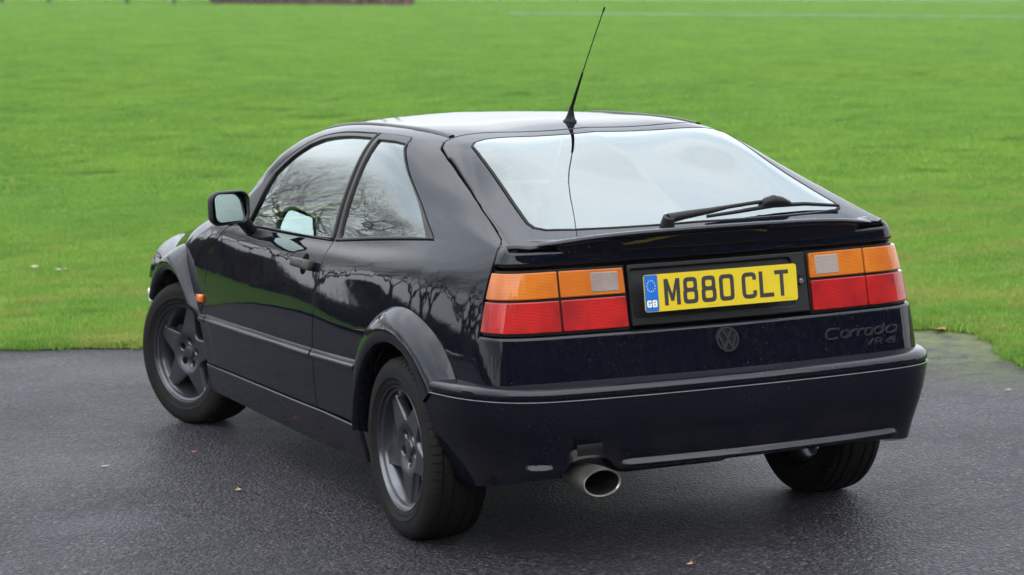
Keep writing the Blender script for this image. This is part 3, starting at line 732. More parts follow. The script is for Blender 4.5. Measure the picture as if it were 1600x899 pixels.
pl_poly('blue_band',rr(-.2585,-.054,-.214,.054,.006),'plateblue',.003,.0004)
def ribbon(pts,wd,closed=False):
    P=np.array(pts,float); n=len(P); L=[];Rr=[]
    for i in range(n):
        if closed: a=P[i]-P[i-1]; b=P[(i+1)%n]-P[i]
        else: a=P[i]-P[i-1] if i else P[1]-P[0]; b=P[i+1]-P[i] if i<n-1 else P[-1]-P[-2]
        a/=np.linalg.norm(a); b/=np.linalg.norm(b); na=np.array([-a[1],a[0]]); nb=np.array([-b[1],b[0]]); m=na+nb; m/=np.linalg.norm(m); k=wd/2/max(m@na,.35)
        L.append(P[i]+m*k); Rr.append(P[i]-m*k)
    return L,Rr
def glyph(ch,x0,z0,w_,h_,st,par,mat,y0,th,name='registration_letter'):
    a,b=st/2,0; W=w_;H=h_
    def loop(x0_,z0_,x1_,z1_,r_): return rnd([(x0_,z0_),(x1_,z0_),(x1_,z1_),(x0_,z1_)],r_,5)
    parts=[]
    if ch=='M': parts=[('poly',[(0,0),(st,0),(st,H*.62),(W/2-st*.42,H*.16),(W/2+st*.42,H*.16),(W-st,H*.62),(W-st,0),(W,0),(W,H),(W-st*1.05,H),(W/2,H*.42),(st*1.05,H),(0,H)])]
    elif ch=='L': parts=[('poly',[(0,0),(W,0),(W,st),(st,st),(st,H),(0,H)])]
    elif ch=='T': parts=[('poly',[(W/2-st/2,0),(W/2+st/2,0),(W/2+st/2,H-st),(W,H-st),(W,H),(0,H),(0,H-st),(W/2-st/2,H-st)])]
    elif ch=='0': parts=[('ring',loop(0,0,W,H,st*1.25),loop(st,st,W-st,H-st,st*.5))]
    elif ch=='8':
        m=H*.52; n_=st*.35
        o=rnd([(0,0),(W,0),(W,m-st*.15),(W-n_,m),(W-st*.15,m+st*.2),(W-st*.15,H),(st*.15,H),(st*.15,m+st*.2),(n_,m),(0,m-st*.15)],[st*1.2,st*1.2,st*.4,0,st*.4,st*1.2,st*1.2,st*.4,0,st*.4],4)
        parts=[('ring',o,loop(st,st,W-st,m-st*.5,st*.5),loop(st*1.12,m+st*.5,W-st*1.12,H-st,st*.5))]
    elif ch=='C':
        pth=rnd([(W-st/2,H*.30),(W-st/2,st/2),(st/2,st/2),(st/2,H-st/2),(W-st/2,H-st/2),(W-st/2,H*.70)],[0,st*1.0,st*1.0,st*1.0,st*1.0,0],5)
        L,Rr=ribbon(pth,st); parts=[('poly',[tuple(p) for p in L]+[tuple(p) for p in reversed(Rr)])]
    elif ch=='G':
        pth=rnd([(W-st/2,H*.72),(W-st/2,H-st/2),(st/2,H-st/2),(st/2,st/2),(W-st/2,st/2),(W-st/2,H*.45),(W*.5,H*.45)],[0,st,st,st,st*.6,0,0],4)
        L,Rr=ribbon(pth,st); parts=[('poly',[tuple(p) for p in L]+[tuple(p) for p in reversed(Rr)])]
    elif ch=='B':
        m=H*.5; o=rnd([(0,0),(W,0),(W,m),(W,H),(0,H)],[0,st,st*.2,st,0],4)
        parts=[('ring',o,rr(st,st,W-st,m-st*.45,st*.3,2),rr(st,m+st*.45,W-st,H-st,st*.3,2))]
    for p in parts:
        f=lambda q:[(x+x0,z+z0) for x,z in q]
        pl_poly(name,f(p[1]),mat,y0,th,par,holes=[f(q) for q in p[2:]])
for ch,xm,wm in (('M',66,53),('8',129,50),('8',191,50),('0',252,50),('C',329,50),('L',389,49),('T',443,48)):
    glyph(ch,-.26+xm/1000,-.0555+.016,wm/1000,.079,.0125,pe,'plateblack',.003,.0006)
glyph('G',-.2535,-.0415,.0155,.021,.0048,pe,'platewhite',.0034,.0004,'band_letter')
glyph('B',-.2350,-.0415,.0150,.021,.0046,pe,'platewhite',.0034,.0004,'band_letter')
for i in range(12):
    a=2*math.pi*i/12; cx,cz=-.2365+.0135*math.sin(a),.0215+.0165*math.cos(a)
    st5=[(cx+(.0021 if k%2==0 else .0010)*math.sin(k*math.pi/5),cz+(.0021 if k%2==0 else .0010)*math.cos(k*math.pi/5)) for k in range(10)]
    pl_poly('star',st5[::-1],'platewhite',.0034,.0004)
for x0,x1,z in ((-.052,-.010,-.0485),(.215,.240,-.0485)):   # the maker's and supplier's tiny print, too small to read
    V=[];Fc=[]
    k=x0
    while k<x1:
        wd=random.uniform(.0008,.0022); b_=len(V); V+=[(k,-.0033,z),(k+wd,-.0033,z),(k+wd,-.0033,z+.0013),(k,-.0033,z+.0013)]; Fc.append((b_,b_+1,b_+2,b_+3)); k+=wd+.0011
    tag(mesh_obj('small_print',V,Fc,MAT['plateblack'],pe,smooth=False),kind='stuff')

# ---- spoiler
xs=[0,.1,.2,.3,.4,.47,.53,.58,.61,.630,.641]
E_y=[-.668,-.667,-.664,-.657,-.645,-.632,-.614,-.585,-.561,-.543,-.532]
E_z=[1.000,.9995,.998,.996,.991,.985,.977,.969,.964,.961,.9585]
stx=[-v for v in reversed(xs[1:])]+xs
fx=Spl(xs,np.stack([E_y,E_z],1))
stx=list(np.linspace(-.641,.641,81)); V=[]
for x in stx:
    ey,ez=fx(abs(x))[0]; ax=abs(x)
    fy=-.555 if ax<.5 else np.interp(ax,[.5,.6,.641],[-.553,-.528,-.512]); tl=t_of_x([max(fy,-.59)],[ax])[0]; fz=S(max(fy,-.59),tl)[0,2]
    k=min(1,(.641-ax)/.09+.02); k=k*k*(3-2*k)
    ty=ytail(ax,.91)
    if ax>AB:
        # follow the rounded corner of the tail
        A_=AB+(ax-AB)*1.25; ty=Tail(np.array([max(A_,AB)]),np.array([.91]))[0,1]
    dz=lambda y_: float(S(y_,t_of_x([y_],[ax])[0])[0,2])
    ym=fy*.5+ey*.5
    base=[(fy,fz-.005),(fy-.012,dz(max(fy-.012,-.6))+.0006),(ym,.5*(dz(max(fy-.012,-.6))+ez)+.002),(ey+.018,ez+.0005),(ey+.007,ez-.0005),(ey+.0018,ez-.0035),(ey,ez-.0085),(ey+.0015,ez-.0125),(ey+.006,ez-.0165)]
    A_=[(ey+.012,ez-.023),(ey+.5*(ty-ey)+.004,.5*(ez-.03)+.5*.945),(ty-.003,.944),(ty-.0015,.936),(ty+.004,.930)]
    B_=[(ey+.012,ez-.0105),(ey+.022,ez-.0110),(ey+.034,ez-.0112),(ey+.045,ez-.0112),(ey+.055,ez-.0108)]
    kb=sstep_(.485,.555,ax)
    base=base[:6]+[(ey,ez-.0085*(1-.45*kb)),(ey+.0015,ez-.0125*(1-.40*kb)),(ey+.006,ez-.0165*(1-.42*kb))]
    prof=base+[(p[0]*(1-kb)+q[0]*kb,p[1]*(1-kb)+q[1]*kb) for p,q in zip(A_,B_)]
    V+=[(x,y,z) for y,z in prof]
n=len(prof)
mesh_obj('spoiler',V,grid_faces(len(stx),n)+[tuple(range(n)),tuple(range(len(V)-n,len(V)))],MAT['paint'],hatch,sharp=60)

# ---- emblem and script, body coloured relief
ey=ytail(0,.654)
def tail_frame(x,z): 
    y=float(Tail(np.array([x]),np.array([z]))[0,1]); return y
em=empty('emblem',(-.003,ytail(0,.654)-.0035,.654),(R(-11),0,0)); em.parent=car
EM=simple('dark_satin_badge',(.016,.016,.020),.26,coat=.9,spec=.4,var=.15)
circ=lambda r_,n=48:[(r_*math.cos(2*math.pi*i/n),r_*math.sin(2*math.pi*i/n)) for i in range(n)]
pl_poly('emblem_ring',circ(.0380),EM,0,.0045,em,holes=[circ(.0325)])
pl_poly('emblem_disc',circ(.0325),MAT['housing'],0,.001,em)
for pth in ([(-.0150,.0290),(0,.0035),(.0150,.0290)],[(-.0285,.0150),(-.0130,-.0270),(0,-.0020),(.0130,-.0270),(.0285,.0150)]):
    L,Rr=ribbon(pth,.0062); pl_poly('emblem_letter',[tuple(p) for p in L]+[tuple(p) for p in reversed(Rr)],EM,.001,.0035,em)
sc=empty('model_script',(0,0,0)); sc.parent=car
def wrap_tail(o,x0,z0):
    for v in o.data.vertices:
        X=x0+v.co.x; Z=z0+v.co.z; P=Tail(np.array([X]),np.array([Z]))[0]; v.co=(P[0],P[1]-.0015-(-v.co.y)-.0,Z)
    o.data.update()
sh=.32
def scr(paths,x0,z0,s_,wd,name='script_letter'):
    for p in paths:
        P=[((q[0]+q[1]*sh)*s_+x0,q[1]*s_+z0) for q in p]
        P=smooth_line(P,5) if len(P)>2 else P
        L,Rr=ribbon(P,wd); wrap_tail(pl_poly(name,[tuple(q) for q in L]+[tuple(q) for q in reversed(Rr)],EM,0,.0032,sc),.345,.624)
C_=[(1.25,.92),(.95,1.0),(.35,1.0),(.05,.8),(0,.45),(.08,.12),(.35,0),(1.0,0),(1.25,.08)]
o_=[(.45,.72),(.15,.62),(.05,.36),(.15,.08),(.45,0),(.78,.1),(.86,.36),(.76,.64),(.45,.72),(.30,.70)]
r_p=[[(.08,0),(.08,.72)],[(.08,.45),(.30,.66),(.62,.72)]]
a_=[(.80,.72),(.80,.05),(.84,0)]; 
x=0; s_=.0295; w5=.0050
def put(paths,adv):
    global x
    scr([[(p[0]*1.25+x,p[1]) for p in q] for q in paths],0,0,s_,w5); x+=adv
put([C_],1.85)
put([o_],1.28); put(r_p,.92); put(r_p,.92); put([o_[:-1],a_],1.28)
put([o_[:-1],[(.82,1.08),(.82,.02)]],1.30); put([o_],1.2)
x=0
for paths,adv in (([[(0,1),(.35,0),(.8,1)]],.95),([[(0,0),(0,1),(.55,1),(.7,.75),(.55,.5),(0,.5)],[(.35,.5),(.75,0)]],.95),([[(.7,1),(.25,.75),(0,.3),(.2,0),(.6,0),(.75,.28),(.55,.52),(.05,.45)]],.9)):
    scr([[(p[0]*1.9+x*1.9,p[1]) for p in q] for q in paths],.150,-.030,.0165,.0036); x+=adv+.25

# ---- rear bumper
bp=[(0,-.775),(.15,-.7735),(.30,-.768),(.45,-.757),(.56,-.743),(.63,-.727),(.685,-.702),(.730,-.660),(.765,-.605),(.792,-.545),(.812,-.475),(.825,-.390),(.831,-.330),(.834,-.285)]
BP=np.array(smooth_line(bp,5)); seg_=np.concatenate([[0],np.cumsum(np.linalg.norm(np.diff(BP,axis=0),axis=1))])
LT=seg_[-1]; st_=np.concatenate([np.arange(0,LT-.001,.012),[LT-.006,LT]])
half=np.stack([np.interp(st_,seg_,BP[:,0]),np.interp(st_,seg_,BP[:,1])],1)
path=np.concatenate([half[::-1]*[-1,1],half[1:]]); ss=np.concatenate([-st_[::-1],st_[1:]])
tn=np.gradient(path,axis=0); tn/=np.linalg.norm(tn,axis=1,keepdims=True); nn=np.stack([tn[:,1],-tn[:,0]],1)
for _ in range(3): nn[1:-1]=(nn[:-2]+2*nn[1:-1]+nn[2:])/4
ZB=Spl([0,.30,.48,.62,.74,.88,LT],[.3035,.303,.3005,.290,.275,.248,.222])
V=[]
for p,nv_,s_ in zip(path,nn,ss):
    A=abs(s_); q=A/LT; x=p[0]
    ztop=.556+.0*q - .006*np.interp(A,[0,.7,LT],[0,0,1]) 
    zb=float(ZB(A)[0]); tuck=.012+.080*(.65*sstep_(.60,.90,A)+.35*A/LT)
    # ledge recess under the face
    amp=0
    if x>-.40 and x<.60: amp=min(1,(x+.40)/.03,(.60-x)/.03)
    if -.70<x<-.585: amp=min(1,(x+.70)/.025,(-.585-x)/.04)
    amp=max(0,amp)
    zc=zb
    notch=0
    if -.568<x<-.405:
        u=(x+.4865)/.0815; notch=math.sqrt(max(0,1-abs(u)**2.6)); zc=zb+(.345-zb)*notch
    if A>.93*LT: pass
    rows=[(-.088,ztop+.014),(-.060,ztop+.011),(-.024,ztop+.006),(-.015,ztop+.0035),(-.007,ztop-.0015),(-.0015,ztop-.008),(.0008,ztop-.020),(-.0002,ztop-.0255),(-.0042,ztop-.0275),(-.0042,ztop-.0300),(.0002,ztop-.0320),(.0012,ztop-.038),(.001,ztop-.07),(0,ztop-.11),(-.003,ztop-.155),(-.0035,ztop-.156),(-.0035,ztop-.157)]
    lowz=[.380,.355,.3315,.3290,.3205,.3165,.3105,zb+.002]
    lowd=[-.006,-.008,-.011-.003*amp,-.011-.002*amp,-.011+.008*amp,-.011+.0105*amp,-.011+.0105*amp,-.012+.008*amp]
    z0=ztop-.159
    rr_=list(rows)
    for z,d in zip(lowz,lowd):
        zz=z if z>zc else zc
        zz=max(zz,zb)
        if A>.75: zz=z0+(zb-z0)*((.397-z)/(.397-.298) if z>.30 else 1); zz=max(zz,zb)
        rr_.append((d,zz))
    rr_+=[(-.018,max(zc-.002,zb-.002) if notch<=0 else zc),(-.060,(zc if notch>0 else zb-.002)+.006)]
    for d,z in rr_:
        tk=tuck*((ztop-z)/(ztop-zb))**1.6 if z<ztop else 0
        q_=p+nv_*(d-tk); V.append((q_[0],q_[1],z))
nr=len(rr_)
bump_=mesh_obj('rear_bumper',V,grid_faces(len(path),nr),MAT['paint'],car,sharp=32)
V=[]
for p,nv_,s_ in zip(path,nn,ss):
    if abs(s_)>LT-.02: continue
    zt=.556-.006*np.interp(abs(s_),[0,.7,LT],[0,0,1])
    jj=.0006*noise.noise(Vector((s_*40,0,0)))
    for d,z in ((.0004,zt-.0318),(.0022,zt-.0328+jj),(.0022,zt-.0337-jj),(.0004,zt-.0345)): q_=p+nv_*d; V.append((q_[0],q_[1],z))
mesh_obj('bumper_edge_line',V,grid_faces(len(V)//4,4),simple('worn_edge_highlight',(.15,.145,.16),.5,var=.5,vscale=40),bump_)  # thin worn line; the groove's highlight is painted in as pale colour
# satin blanking plate in the bumper above the tailpipe
bm=bmesh.new(); add_box(bm,(-.497,-.7505,.3745),(.082,.005,.034),rot=Matrix.Rotation(R(-3),3,'Z'),bev=.002)
tow=from_bm('towing_eye_cover',bm,simple('satin_black_cover',(.006,.006,.007),.4,spec=.3,var=.3),bump_)
# ---- front bumper, headlamps, grille (only a corner of it shows)
fp_=[(0,3.33),(.3,3.325),(.5,3.30),(.62,3.24),(.69,3.15),(.735,3.02),(.760,2.88),(.775,2.83)]
FP=np.array(smooth_line(fp_,4)); FP=np.concatenate([FP[::-1]*[-1,1],FP[1:]]); tn=np.gradient(FP,axis=0); tn/=np.linalg.norm(tn,axis=1,keepdims=True); nn=np.stack([-tn[:,1],tn[:,0]],1)
V=[]
for p,nv_ in zip(FP,nn):
    for d,z in ((-.08,.535),(-.01,.53),(0,.52),(.004,.50),(.006,.40),(.002,.30),(-.02,.20),(-.08,.18)):
        q_=p+nv_*d; V.append((q_[0],q_[1],z))
mesh_obj('front_bumper',V,grid_faces(len(FP),8),MAT['paint'],car,sharp=35)
V=[]
for p,nv_ in zip(FP,nn):
    if abs(p[0])>.66: continue
    for d,z in ((-.05,.535),(-.045,.66)): q_=p+nv_*d; V.append((q_[0],q_[1],z))
mesh_obj('radiator_grille',V,grid_faces(len(V)//2,2),MAT['plastic'],car)
for s in(-1,1):
    bm=bmesh.new(); add_box(bm,(s*.50,3.25,.60),(.24,.08,.11),rot=Matrix.Rotation(R(-s*12),3,'Z'),bev=.012); from_bm('headlamp',bm,MAT['clearlens'],car)
    bm=bmesh.new(); add_box(bm,(s*.770,2.985,.470),(.030,.13,.052),rot=Matrix.Rotation(R(s*12),3,'Z'),bev=.011,seg=3); from_bm('front_indicator',bm,MAT['clearlens'],car)

# ---- rear wiper
wm=MAT['plastic']
def deck(x,y,off): 
    t=t_of_x([y],[abs(x)]); h=np.array([[y,(2*Tm-t[0]) if x>0 else t[0]]]); p=Full(h[:,0],h[:,1])[0]; n=nrm_of(Full,h,flT)[0]; return Vector(p+n*off)
wr=empty('rear_wiper',tuple(deck(-.10,-.53,0))); wr.parent=car; W0=wr.location.copy()
def loc(v): return tuple(Vector(v)-W0)
P=[deck(-.118,-.535,-.004),deck(-.118,-.535,.012),deck(-.118,-.537,.034)]
V,Fc=tube([loc(p) for p in P],[.024,.022,.018],16); mesh_obj('wiper_pivot',V,Fc,wm,wr,sharp=40)
P=[deck(-.118,-.533,.026),deck(-.05,-.524,.030),deck(.05,-.500,.028),deck(.11,-.487,.030),deck(.20,-.478,.034),deck(.285,-.470,.036)]
V,Fc=tube([loc(p) for p in P],[.016,.013,.0095,.0065,.006,.006],8); mesh_obj('wiper_arm',V,Fc,wm,wr,sharp=50)
P=[deck(.03,-.512,.014),deck(.15,-.494,.016),deck(.285,-.474,.019),deck(.40,-.472,.016),deck(.515,-.486,.012)]
V,Fc=tube([loc(p) for p in P],[.0055,.0065,.008,.0065,.005],6); mesh_obj('wiper_blade',V,Fc,wm,wr,sharp=50)
P=[deck(.235,-.474,.020),deck(.255,-.472,.030),deck(.285,-.470,.034),deck(.315,-.470,.030),deck(.345,-.471,.020)]
V,Fc=tube([loc(p) for p in P],[.008,.015,.018,.014,.008],10); mesh_obj('blade_clip',V,Fc,wm,wr,sharp=60)

# ---- aerial
a0=deck(0,.395,0); ae=empty('roof_aerial',tuple(a0)); ae.parent=car
V=[];n=20
for z,sx,sy,oy in ((-.003,.021,.034,.0),(.004,.020,.033,0),(.008,.0155,.026,-.002),(.018,.0125,.019,-.006),(.032,.0095,.0125,-.011),(.045,.0070,.0080,-.016),(.055,.0058,.0062,-.020)):
    for k in range(n): a=2*math.pi*k/n; V.append((sx*math.cos(a),oy+sy*math.sin(a),z))
mesh_obj('aerial_base',V,grid_faces(7,n,closev=True)+[tuple(6*n+k for k in range(n))],MAT['rubber'],ae,sharp=50)
def axp(a,b,s): return [a+(b-a)*s_ for s_ in s]
# aerial rods
P=[(0,-.016-.272*u+.02*u*(1-u),.045+.338*u) for u in np.linspace(0,1,26)]
V,Fc=tube(P[:10],[.0062-.0028*i/9 for i in range(10)],10); mesh_obj('aerial_sleeve',V,Fc,MAT['rubber'],ae,sharp=60)
# sprung mast: a rod with a raised winding
q=[]
for i in range(300):
    u=.34+.64*i/299; y=-.016-.272*u+.02*u*(1-u); z=.045+.338*u; a=i*2*math.pi/9
    q.append((.0007*math.cos(a),y+.0007*math.sin(a),z))
V,Fc=tube(q,.0017,6); mesh_obj('aerial_mast',V,Fc,MAT['rubber'],ae,sharp=80)
V,Fc=tube([P[-2],P[-1]],.0031,8); mesh_obj('aerial_tip',V,Fc,MAT['rubber'],ae,sharp=60)

# ---- wheels.  local frame: -X is the outer face, axle along X
def tyre_mesh():
    RR=.2935; W2=.1025
    # (x from centre plane outwards positive, radius)
    pr=[(-.080,.196),(-.097,.210),(-.1025,.238),(-.098,.266),(-.088,.2825)]
    tread=[(-.080,.2875,1),(-.066,.2905,1),(-.0645,.2905,2),(-.0605,.2845,0),(-.0565,.2915,2),(-.030,.2930,2),(-.0285,.2860,0),(-.0235,.2860,0),(-.022,.2935,2),(.022,.2935,2),(.0235,.2860,0),(.0285,.2860,0),(.030,.2930,2),(.0565,.2915,2),(.0605,.2845,0),(.0645,.2905,2),(.066,.2905,1),(.080,.2875,1)]
    side_=[(.088,.2825,3),(.0965,.272,0),(.1000,.262,0),(.1008,.2595,0),(.1022,.248,0),(.1028,.240,0),(.1022,.2335,0),(.1035,.2325,0),(.1037,.2270,0),(.1018,.2260,0),(.0985,.218,0),(.0965,.2155,0),(.0975,.2135,0),(.0950,.2055,0),(.088,.1985,0),(.080,.192,0)]
    rows=[(a,b,0) for a,b in pr]+tread+side_
    nb=66; ang=[]; 
    for k in range(nb):
        a=2*math.pi*k/nb; d=2*math.pi/nb
        ang+=[(a,0),(a+d*.045,1),(a+d*.115,1),(a+d*.16,0),(a+d*.58,0)]
    V=[]
    for a,g in ang:
        for x,r_,k in rows:
            rr_=r_
            if g and k in(1,): rr_=r_-.0060
            if g and k==3: rr_=r_-.0040
            c_,s_=math.cos(a),math.sin(a); z=rr_*s_
            # flat where it meets the road, slight bulge
            if z<-.2875: z=-.2875
            bul=1+.035*max(0,(-s_-.90))/.10*(1 if abs(x)>.09 else 0)
            V.append((-x*bul,rr_*c_,z))
    Fc=grid_faces(len(ang),len(rows),closeu=True)
    me=bpy.data.meshes.new('tyre'); me.from_pydata(V,[],Fc); me.update(); me.materials.append(MAT['tyre'])
    me.polygons.foreach_set('use_smooth',[True]*len(me.polygons)); me.set_sharp_from_angle(angle=R(32)); return me
def lathe(prof,seg=72):
    V=[(-x,r_*math.cos(2*math.pi*k/seg),r_*math.sin(2*math.pi*k/seg)) for k in range(seg) for x,r_ in prof]
    return V,grid_faces(seg,len(prof),closeu=True)
tyre_me=tyre_mesh()
# rim barrel and lip (x outward)
rimprof=[(-.075,.190),(-.06,.176),(.02,.168),(.052,.178),(.068,.1855),(.074,.1895),(.0785,.1900),(.0800,.1925),(.0810,.1965),(.0835,.1990),(.0890,.2000),(.0925,.2020),(.0935,.2055),(.0905,.2070),(.0860,.2045)]
V,Fc=lathe(rimprof,96); me_rim=bpy.data.meshes.new('rim'); me_rim.from_pydata(V,[],Fc); me_rim.materials.append(MAT['alloy']); me_rim.polygons.foreach_set('use_smooth',[True]*len(me_rim.polygons)); me_rim.set_sharp_from_angle(angle=R(40))
# five-spoke star
def wheel_face(y,z):
    y=np.asarray(y,float); z=np.asarray(z,float); r_=np.hypot(y,z)
    s1=np.clip((r_-.040)/.050,0,1); s1=s1*s1*(3-2*s1)
    x=.058+.012*s1-.0015*np.clip((r_-.10)/.09,0,1)
    return np.stack([-x,y,z],1)
def star(rot,rh=.0):
    pts=[]
    for k in range(5):
        a=R(rot+72*k); c_,s_=math.cos(a),math.sin(a)
        am=R(rot+72*k-36)
        pts.append((.088*math.cos(am),.088*math.sin(am)))
        for (rr_,w_) in ((.1780,-.0245),(.1880,-.0285),(.1905,0),(.1880,.0285),(.1780,.0245)):
            pts.append((rr_*c_-w_*s_,rr_*s_+w_*c_))
    rads=[.024,.0,.004,0,.004,0]*5
    return rnd(pts,rads,7)
tst=nrm_of(wheel_face,np.array([[.1,.02]]),False)[0]; flW=tst[0]>0
holes=[[(.0505*math.cos(R(a))+.0135*math.cos(t),.0505*math.sin(R(a))+.0135*math.sin(t)) for t in np.linspace(0,2*math.pi,17)[:-1]] for a in range(0,360,72)]
sp_obj=panel('spokes',wheel_face,star(0),MAT['alloy'],None,holes=holes,flip=flW,gap=0,ein=.0055,drop=.0042,depth=.030,step=.008,estep=.006)
me_star=sp_obj.data; bpy.data.objects.remove(sp_obj)
V,Fc=lathe([(.0655,.0005),(.0655,.012),(.0650,.020),(.0635,.0265),(.060,.0285),(.050,.029)],40); me_cap=bpy.data.meshes.new('hub_cap'); me_cap.from_pydata(V,[],Fc); me_cap.materials.append(MAT['alloy']); me_cap.polygons.foreach_set('use_smooth',[True]*len(me_cap.polygons)); me_cap.set_sharp_from_angle(angle=R(35))
bm=bmesh.new()
bmesh.ops.create_cone(bm,cap_ends=True,segments=6,radius1=.0085,radius2=.0080,depth=.016,matrix=Matrix.Translation((-.030,.049,0))@Matrix.Rotation(R(90),4,'Y'))
me_bolt=bpy.data.meshes.new('wheel_bolt'); bm.to_mesh(me_bolt); bm.free(); me_bolt.materials.append(MAT['disc'])
V,Fc=lathe([(-.02,.03),(.018,.035),(.020,.07),(.004,.072),(.004,.128),(-.016,.130),(-.016,.05)],56); me_disc=bpy.data.meshes.new('brake_disc'); me_disc.from_pydata(V,[],Fc); me_disc.materials.append(MAT['disc']); me_disc.polygons.foreach_set('use_smooth',[True]*len(me_disc.polygons)); me_disc.set_sharp_from_angle(angle=R(30))
bm=bmesh.new(); add_box(bm,(-.004,.095,.045),(.055,.060,.115),bev=.012); bmesh.ops.rotate(bm,verts=bm.verts,cent=(0,0,0),matrix=Matrix.Rotation(0,3,'X')); me_cal=bpy.data.meshes.new('brake_caliper'); bm.to_mesh(me_cal); bm.free(); me_cal.materials.append(MAT['under'])
# small raised mark on the hub cap
for (sx,cy,rot,steer) in ((-1,0,-90,0),(1,0,20,0),(-1,2.47,10,20),(1,2.47,40,20)):
    wx=sx*(.815-.1025); wh=empty('wheel',(wx,cy,.2875)); wh.parent=car
    wh.rotation_euler=(0,0,R(steer)+(math.pi if sx>0 else 0))
    for me,nm in ((tyre_me,'tyre'),(me_rim,'rim'),(me_disc,'brake_disc'),(me_cal,'brake_caliper')):
        q=link(bpy.data.objects.new(nm,me),wh); q.scale=(1,.97,.97) if nm=='rim' else (1,1,1)
    # image-left is forward (+y local) when seen from outside on the left: angle measured towards the rear
    for k in range(5):
        o=link(bpy.data.objects.new('wheel_bolt',me_bolt),wh); o.rotation_euler=(math.pi-R(rot)+R(72*k),0,0)
    for me,nm in ((me_star,'spokes'),(me_cap,'hub_cap')):
        o=link(bpy.data.objects.new(nm,me),wh); o.rotation_euler=(math.pi-R(rot),0,0); o.scale=(1,.97,.97)

# ---- exhaust
def oval(cx,cy,cz,a,b,n=36): return [(cx+a*math.cos(2*math.pi*k/n),cy,cz+b*math.sin(2*math.pi*k/n)) for k in range(n)]
ex=empty('exhaust_tailpipe',(-.483,-.80,.283)); ex.parent=car
ring=[(.19,-.004,.042,.034),(.13,-.002,.051,.041),(.05,0,.0575,.043),(.012,0,.0605,.0415),(.002,0,.0612,.0422),(-.001,0,.0607,.0417),(.0,0,.0570,.0382),(.004,0,.0555,.0370)]
V=[]
for dy,dz,a,b in ring: V+=[(x,dy-z*.16*(1 if dy<.03 else .3),z+dz) for x,_,z in oval(0,0,0,a,b)]
mesh_obj('tailpipe_tip',V,grid_faces(len(ring),36,closev=True),MAT['steel'],ex,sharp=60)
ring=[(.004,0,.0554,.0391),(.03,0,.053,.037),(.10,0,.046,.033),(.16,-.002,.03,.028),(.161,0,.001,.001)]
V=[]
for dy,dz,a,b in ring: V+=[(x,dy-z*.16*(1 if dy<.03 else .3),z+dz) for x,_,z in oval(0,0,0,a,b)]
mesh_obj('tailpipe_bore',V,grid_faces(len(ring),36,closev=True),MAT['soot'],ex)
V,Fc=tube([(0,.17,-.004),(0,.30,-.010),(.01,.42,-.015)],[.026,.026,.026],14); mesh_obj('exhaust_pipe',V,Fc,simple('rusty_pipe',(.10,.065,.035),.7,metal=.4,var=.6),ex)
bm=bmesh.new(); add_box(bm,(-.40,-.30,.300),(.36,.34,.15),bev=.06,seg=4); from_bm('silencer',bm,simple('silencer_steel',(.12,.105,.09),.5,metal=.5,var=.4),car)
# ---- underbody
bm=bmesh.new(); add_box(bm,(0,1.78,.235),(1.30,2.7,.05),bev=.01)
add_box(bm,(0,-.10,.40),(1.20,1.10,.06),bev=.02)
from_bm('floor_pan',bm,MAT['under'],car)
bm=bmesh.new(); add_box(bm,(-.10,-.36,.315),(.46,.40,.15),bev=.07,seg=4); from_bm('spare_wheel_tub',bm,MAT['under'],car)
V,Fc=tube([(-.66,.0,.27),(-.4,.06,.25),(.4,.06,.25),(.66,0,.27)],.035,12); mesh_obj('rear_axle_beam',V,Fc,MAT['under'],car)
for s in (-1,1):
    V,Fc=tube([(s*.60,-.0,.25),(s*.58,.30,.24)],.03,8); mesh_obj('trailing_arm',V,Fc,MAT['under'],car)
# ---- cabin
bm=bmesh.new(); add_box(bm,(0,.95,.30),(1.40,2.3,.04)); from_bm('cabin_floor',bm,MAT['inner'],car)
bm=bmesh.new(); add_box(bm,(0,1.93,.75),(1.36,.40,.18),bev=.05,seg=3); from_bm('dashboard',bm,MAT['plastic'],car)
bm=bmesh.new(); add_box(bm,(0,-.19,.885),(1.20,.62,.02),bev=.005); from_bm('parcel_shelf',bm,MAT['cloth'],car)
bm=bmesh.new(); add_box(bm,(0,-.45,.90),(1.10,.16,.16),bev=.01); from_bm('hatch_sill',bm,MAT['inner'],car)
def seat(x,y,rec=18):
    st=empty('front_seat',(x,y,.32)); st.parent=car
    bm=bmesh.new(); add_box(bm,(0,.05,.12),(.50,.52,.16),bev=.05,seg=3); from_bm('seat_cushion',bm,MAT['cloth'],st)
    bm=bmesh.new(); add_box(bm,(0,0,.30),(.48,.12,.60),bev=.05,seg=3); add_box(bm,(-.22,.04,.26),(.07,.14,.42),bev=.03,seg=2); add_box(bm,(.22,.04,.26),(.07,.14,.42),bev=.03,seg=2)
    bmesh.ops.rotate(bm,verts=bm.verts,cent=(0,0,0),matrix=Matrix.Rotation(R(rec),3,'X')); bmesh.ops.translate(bm,verts=bm.verts,vec=(0,-.18,.14)); from_bm('backrest',bm,MAT['cloth'],st)
    bm=bmesh.new(); add_box(bm,(0,0,0),(.25,.09,.17),rot=Matrix.Rotation(R(rec-6),3,'X'),bev=.035,seg=3); bmesh.ops.translate(bm,verts=bm.verts,vec=(0,-.385,.80)); 
    from_bm('headrest',bm,MAT['cloth'],st)
seat(-.36,1.22); seat(.36,1.22)
bm=bmesh.new(); add_box(bm,(0,.36,.44),(1.20,.46,.18),bev=.05,seg=3); add_box(bm,(0,.10,.66),(1.20,.14,.46),rot=None,bev=.05,seg=3); from_bm('rear_bench',bm,MAT['cloth'],car)
for s in(-.33,.33):
    bm=bmesh.new(); add_box(bm,(s,.06,.955),(.26,.08,.13),bev=.03,seg=3); from_bm('rear_headrest',bm,MAT['cloth'],car)
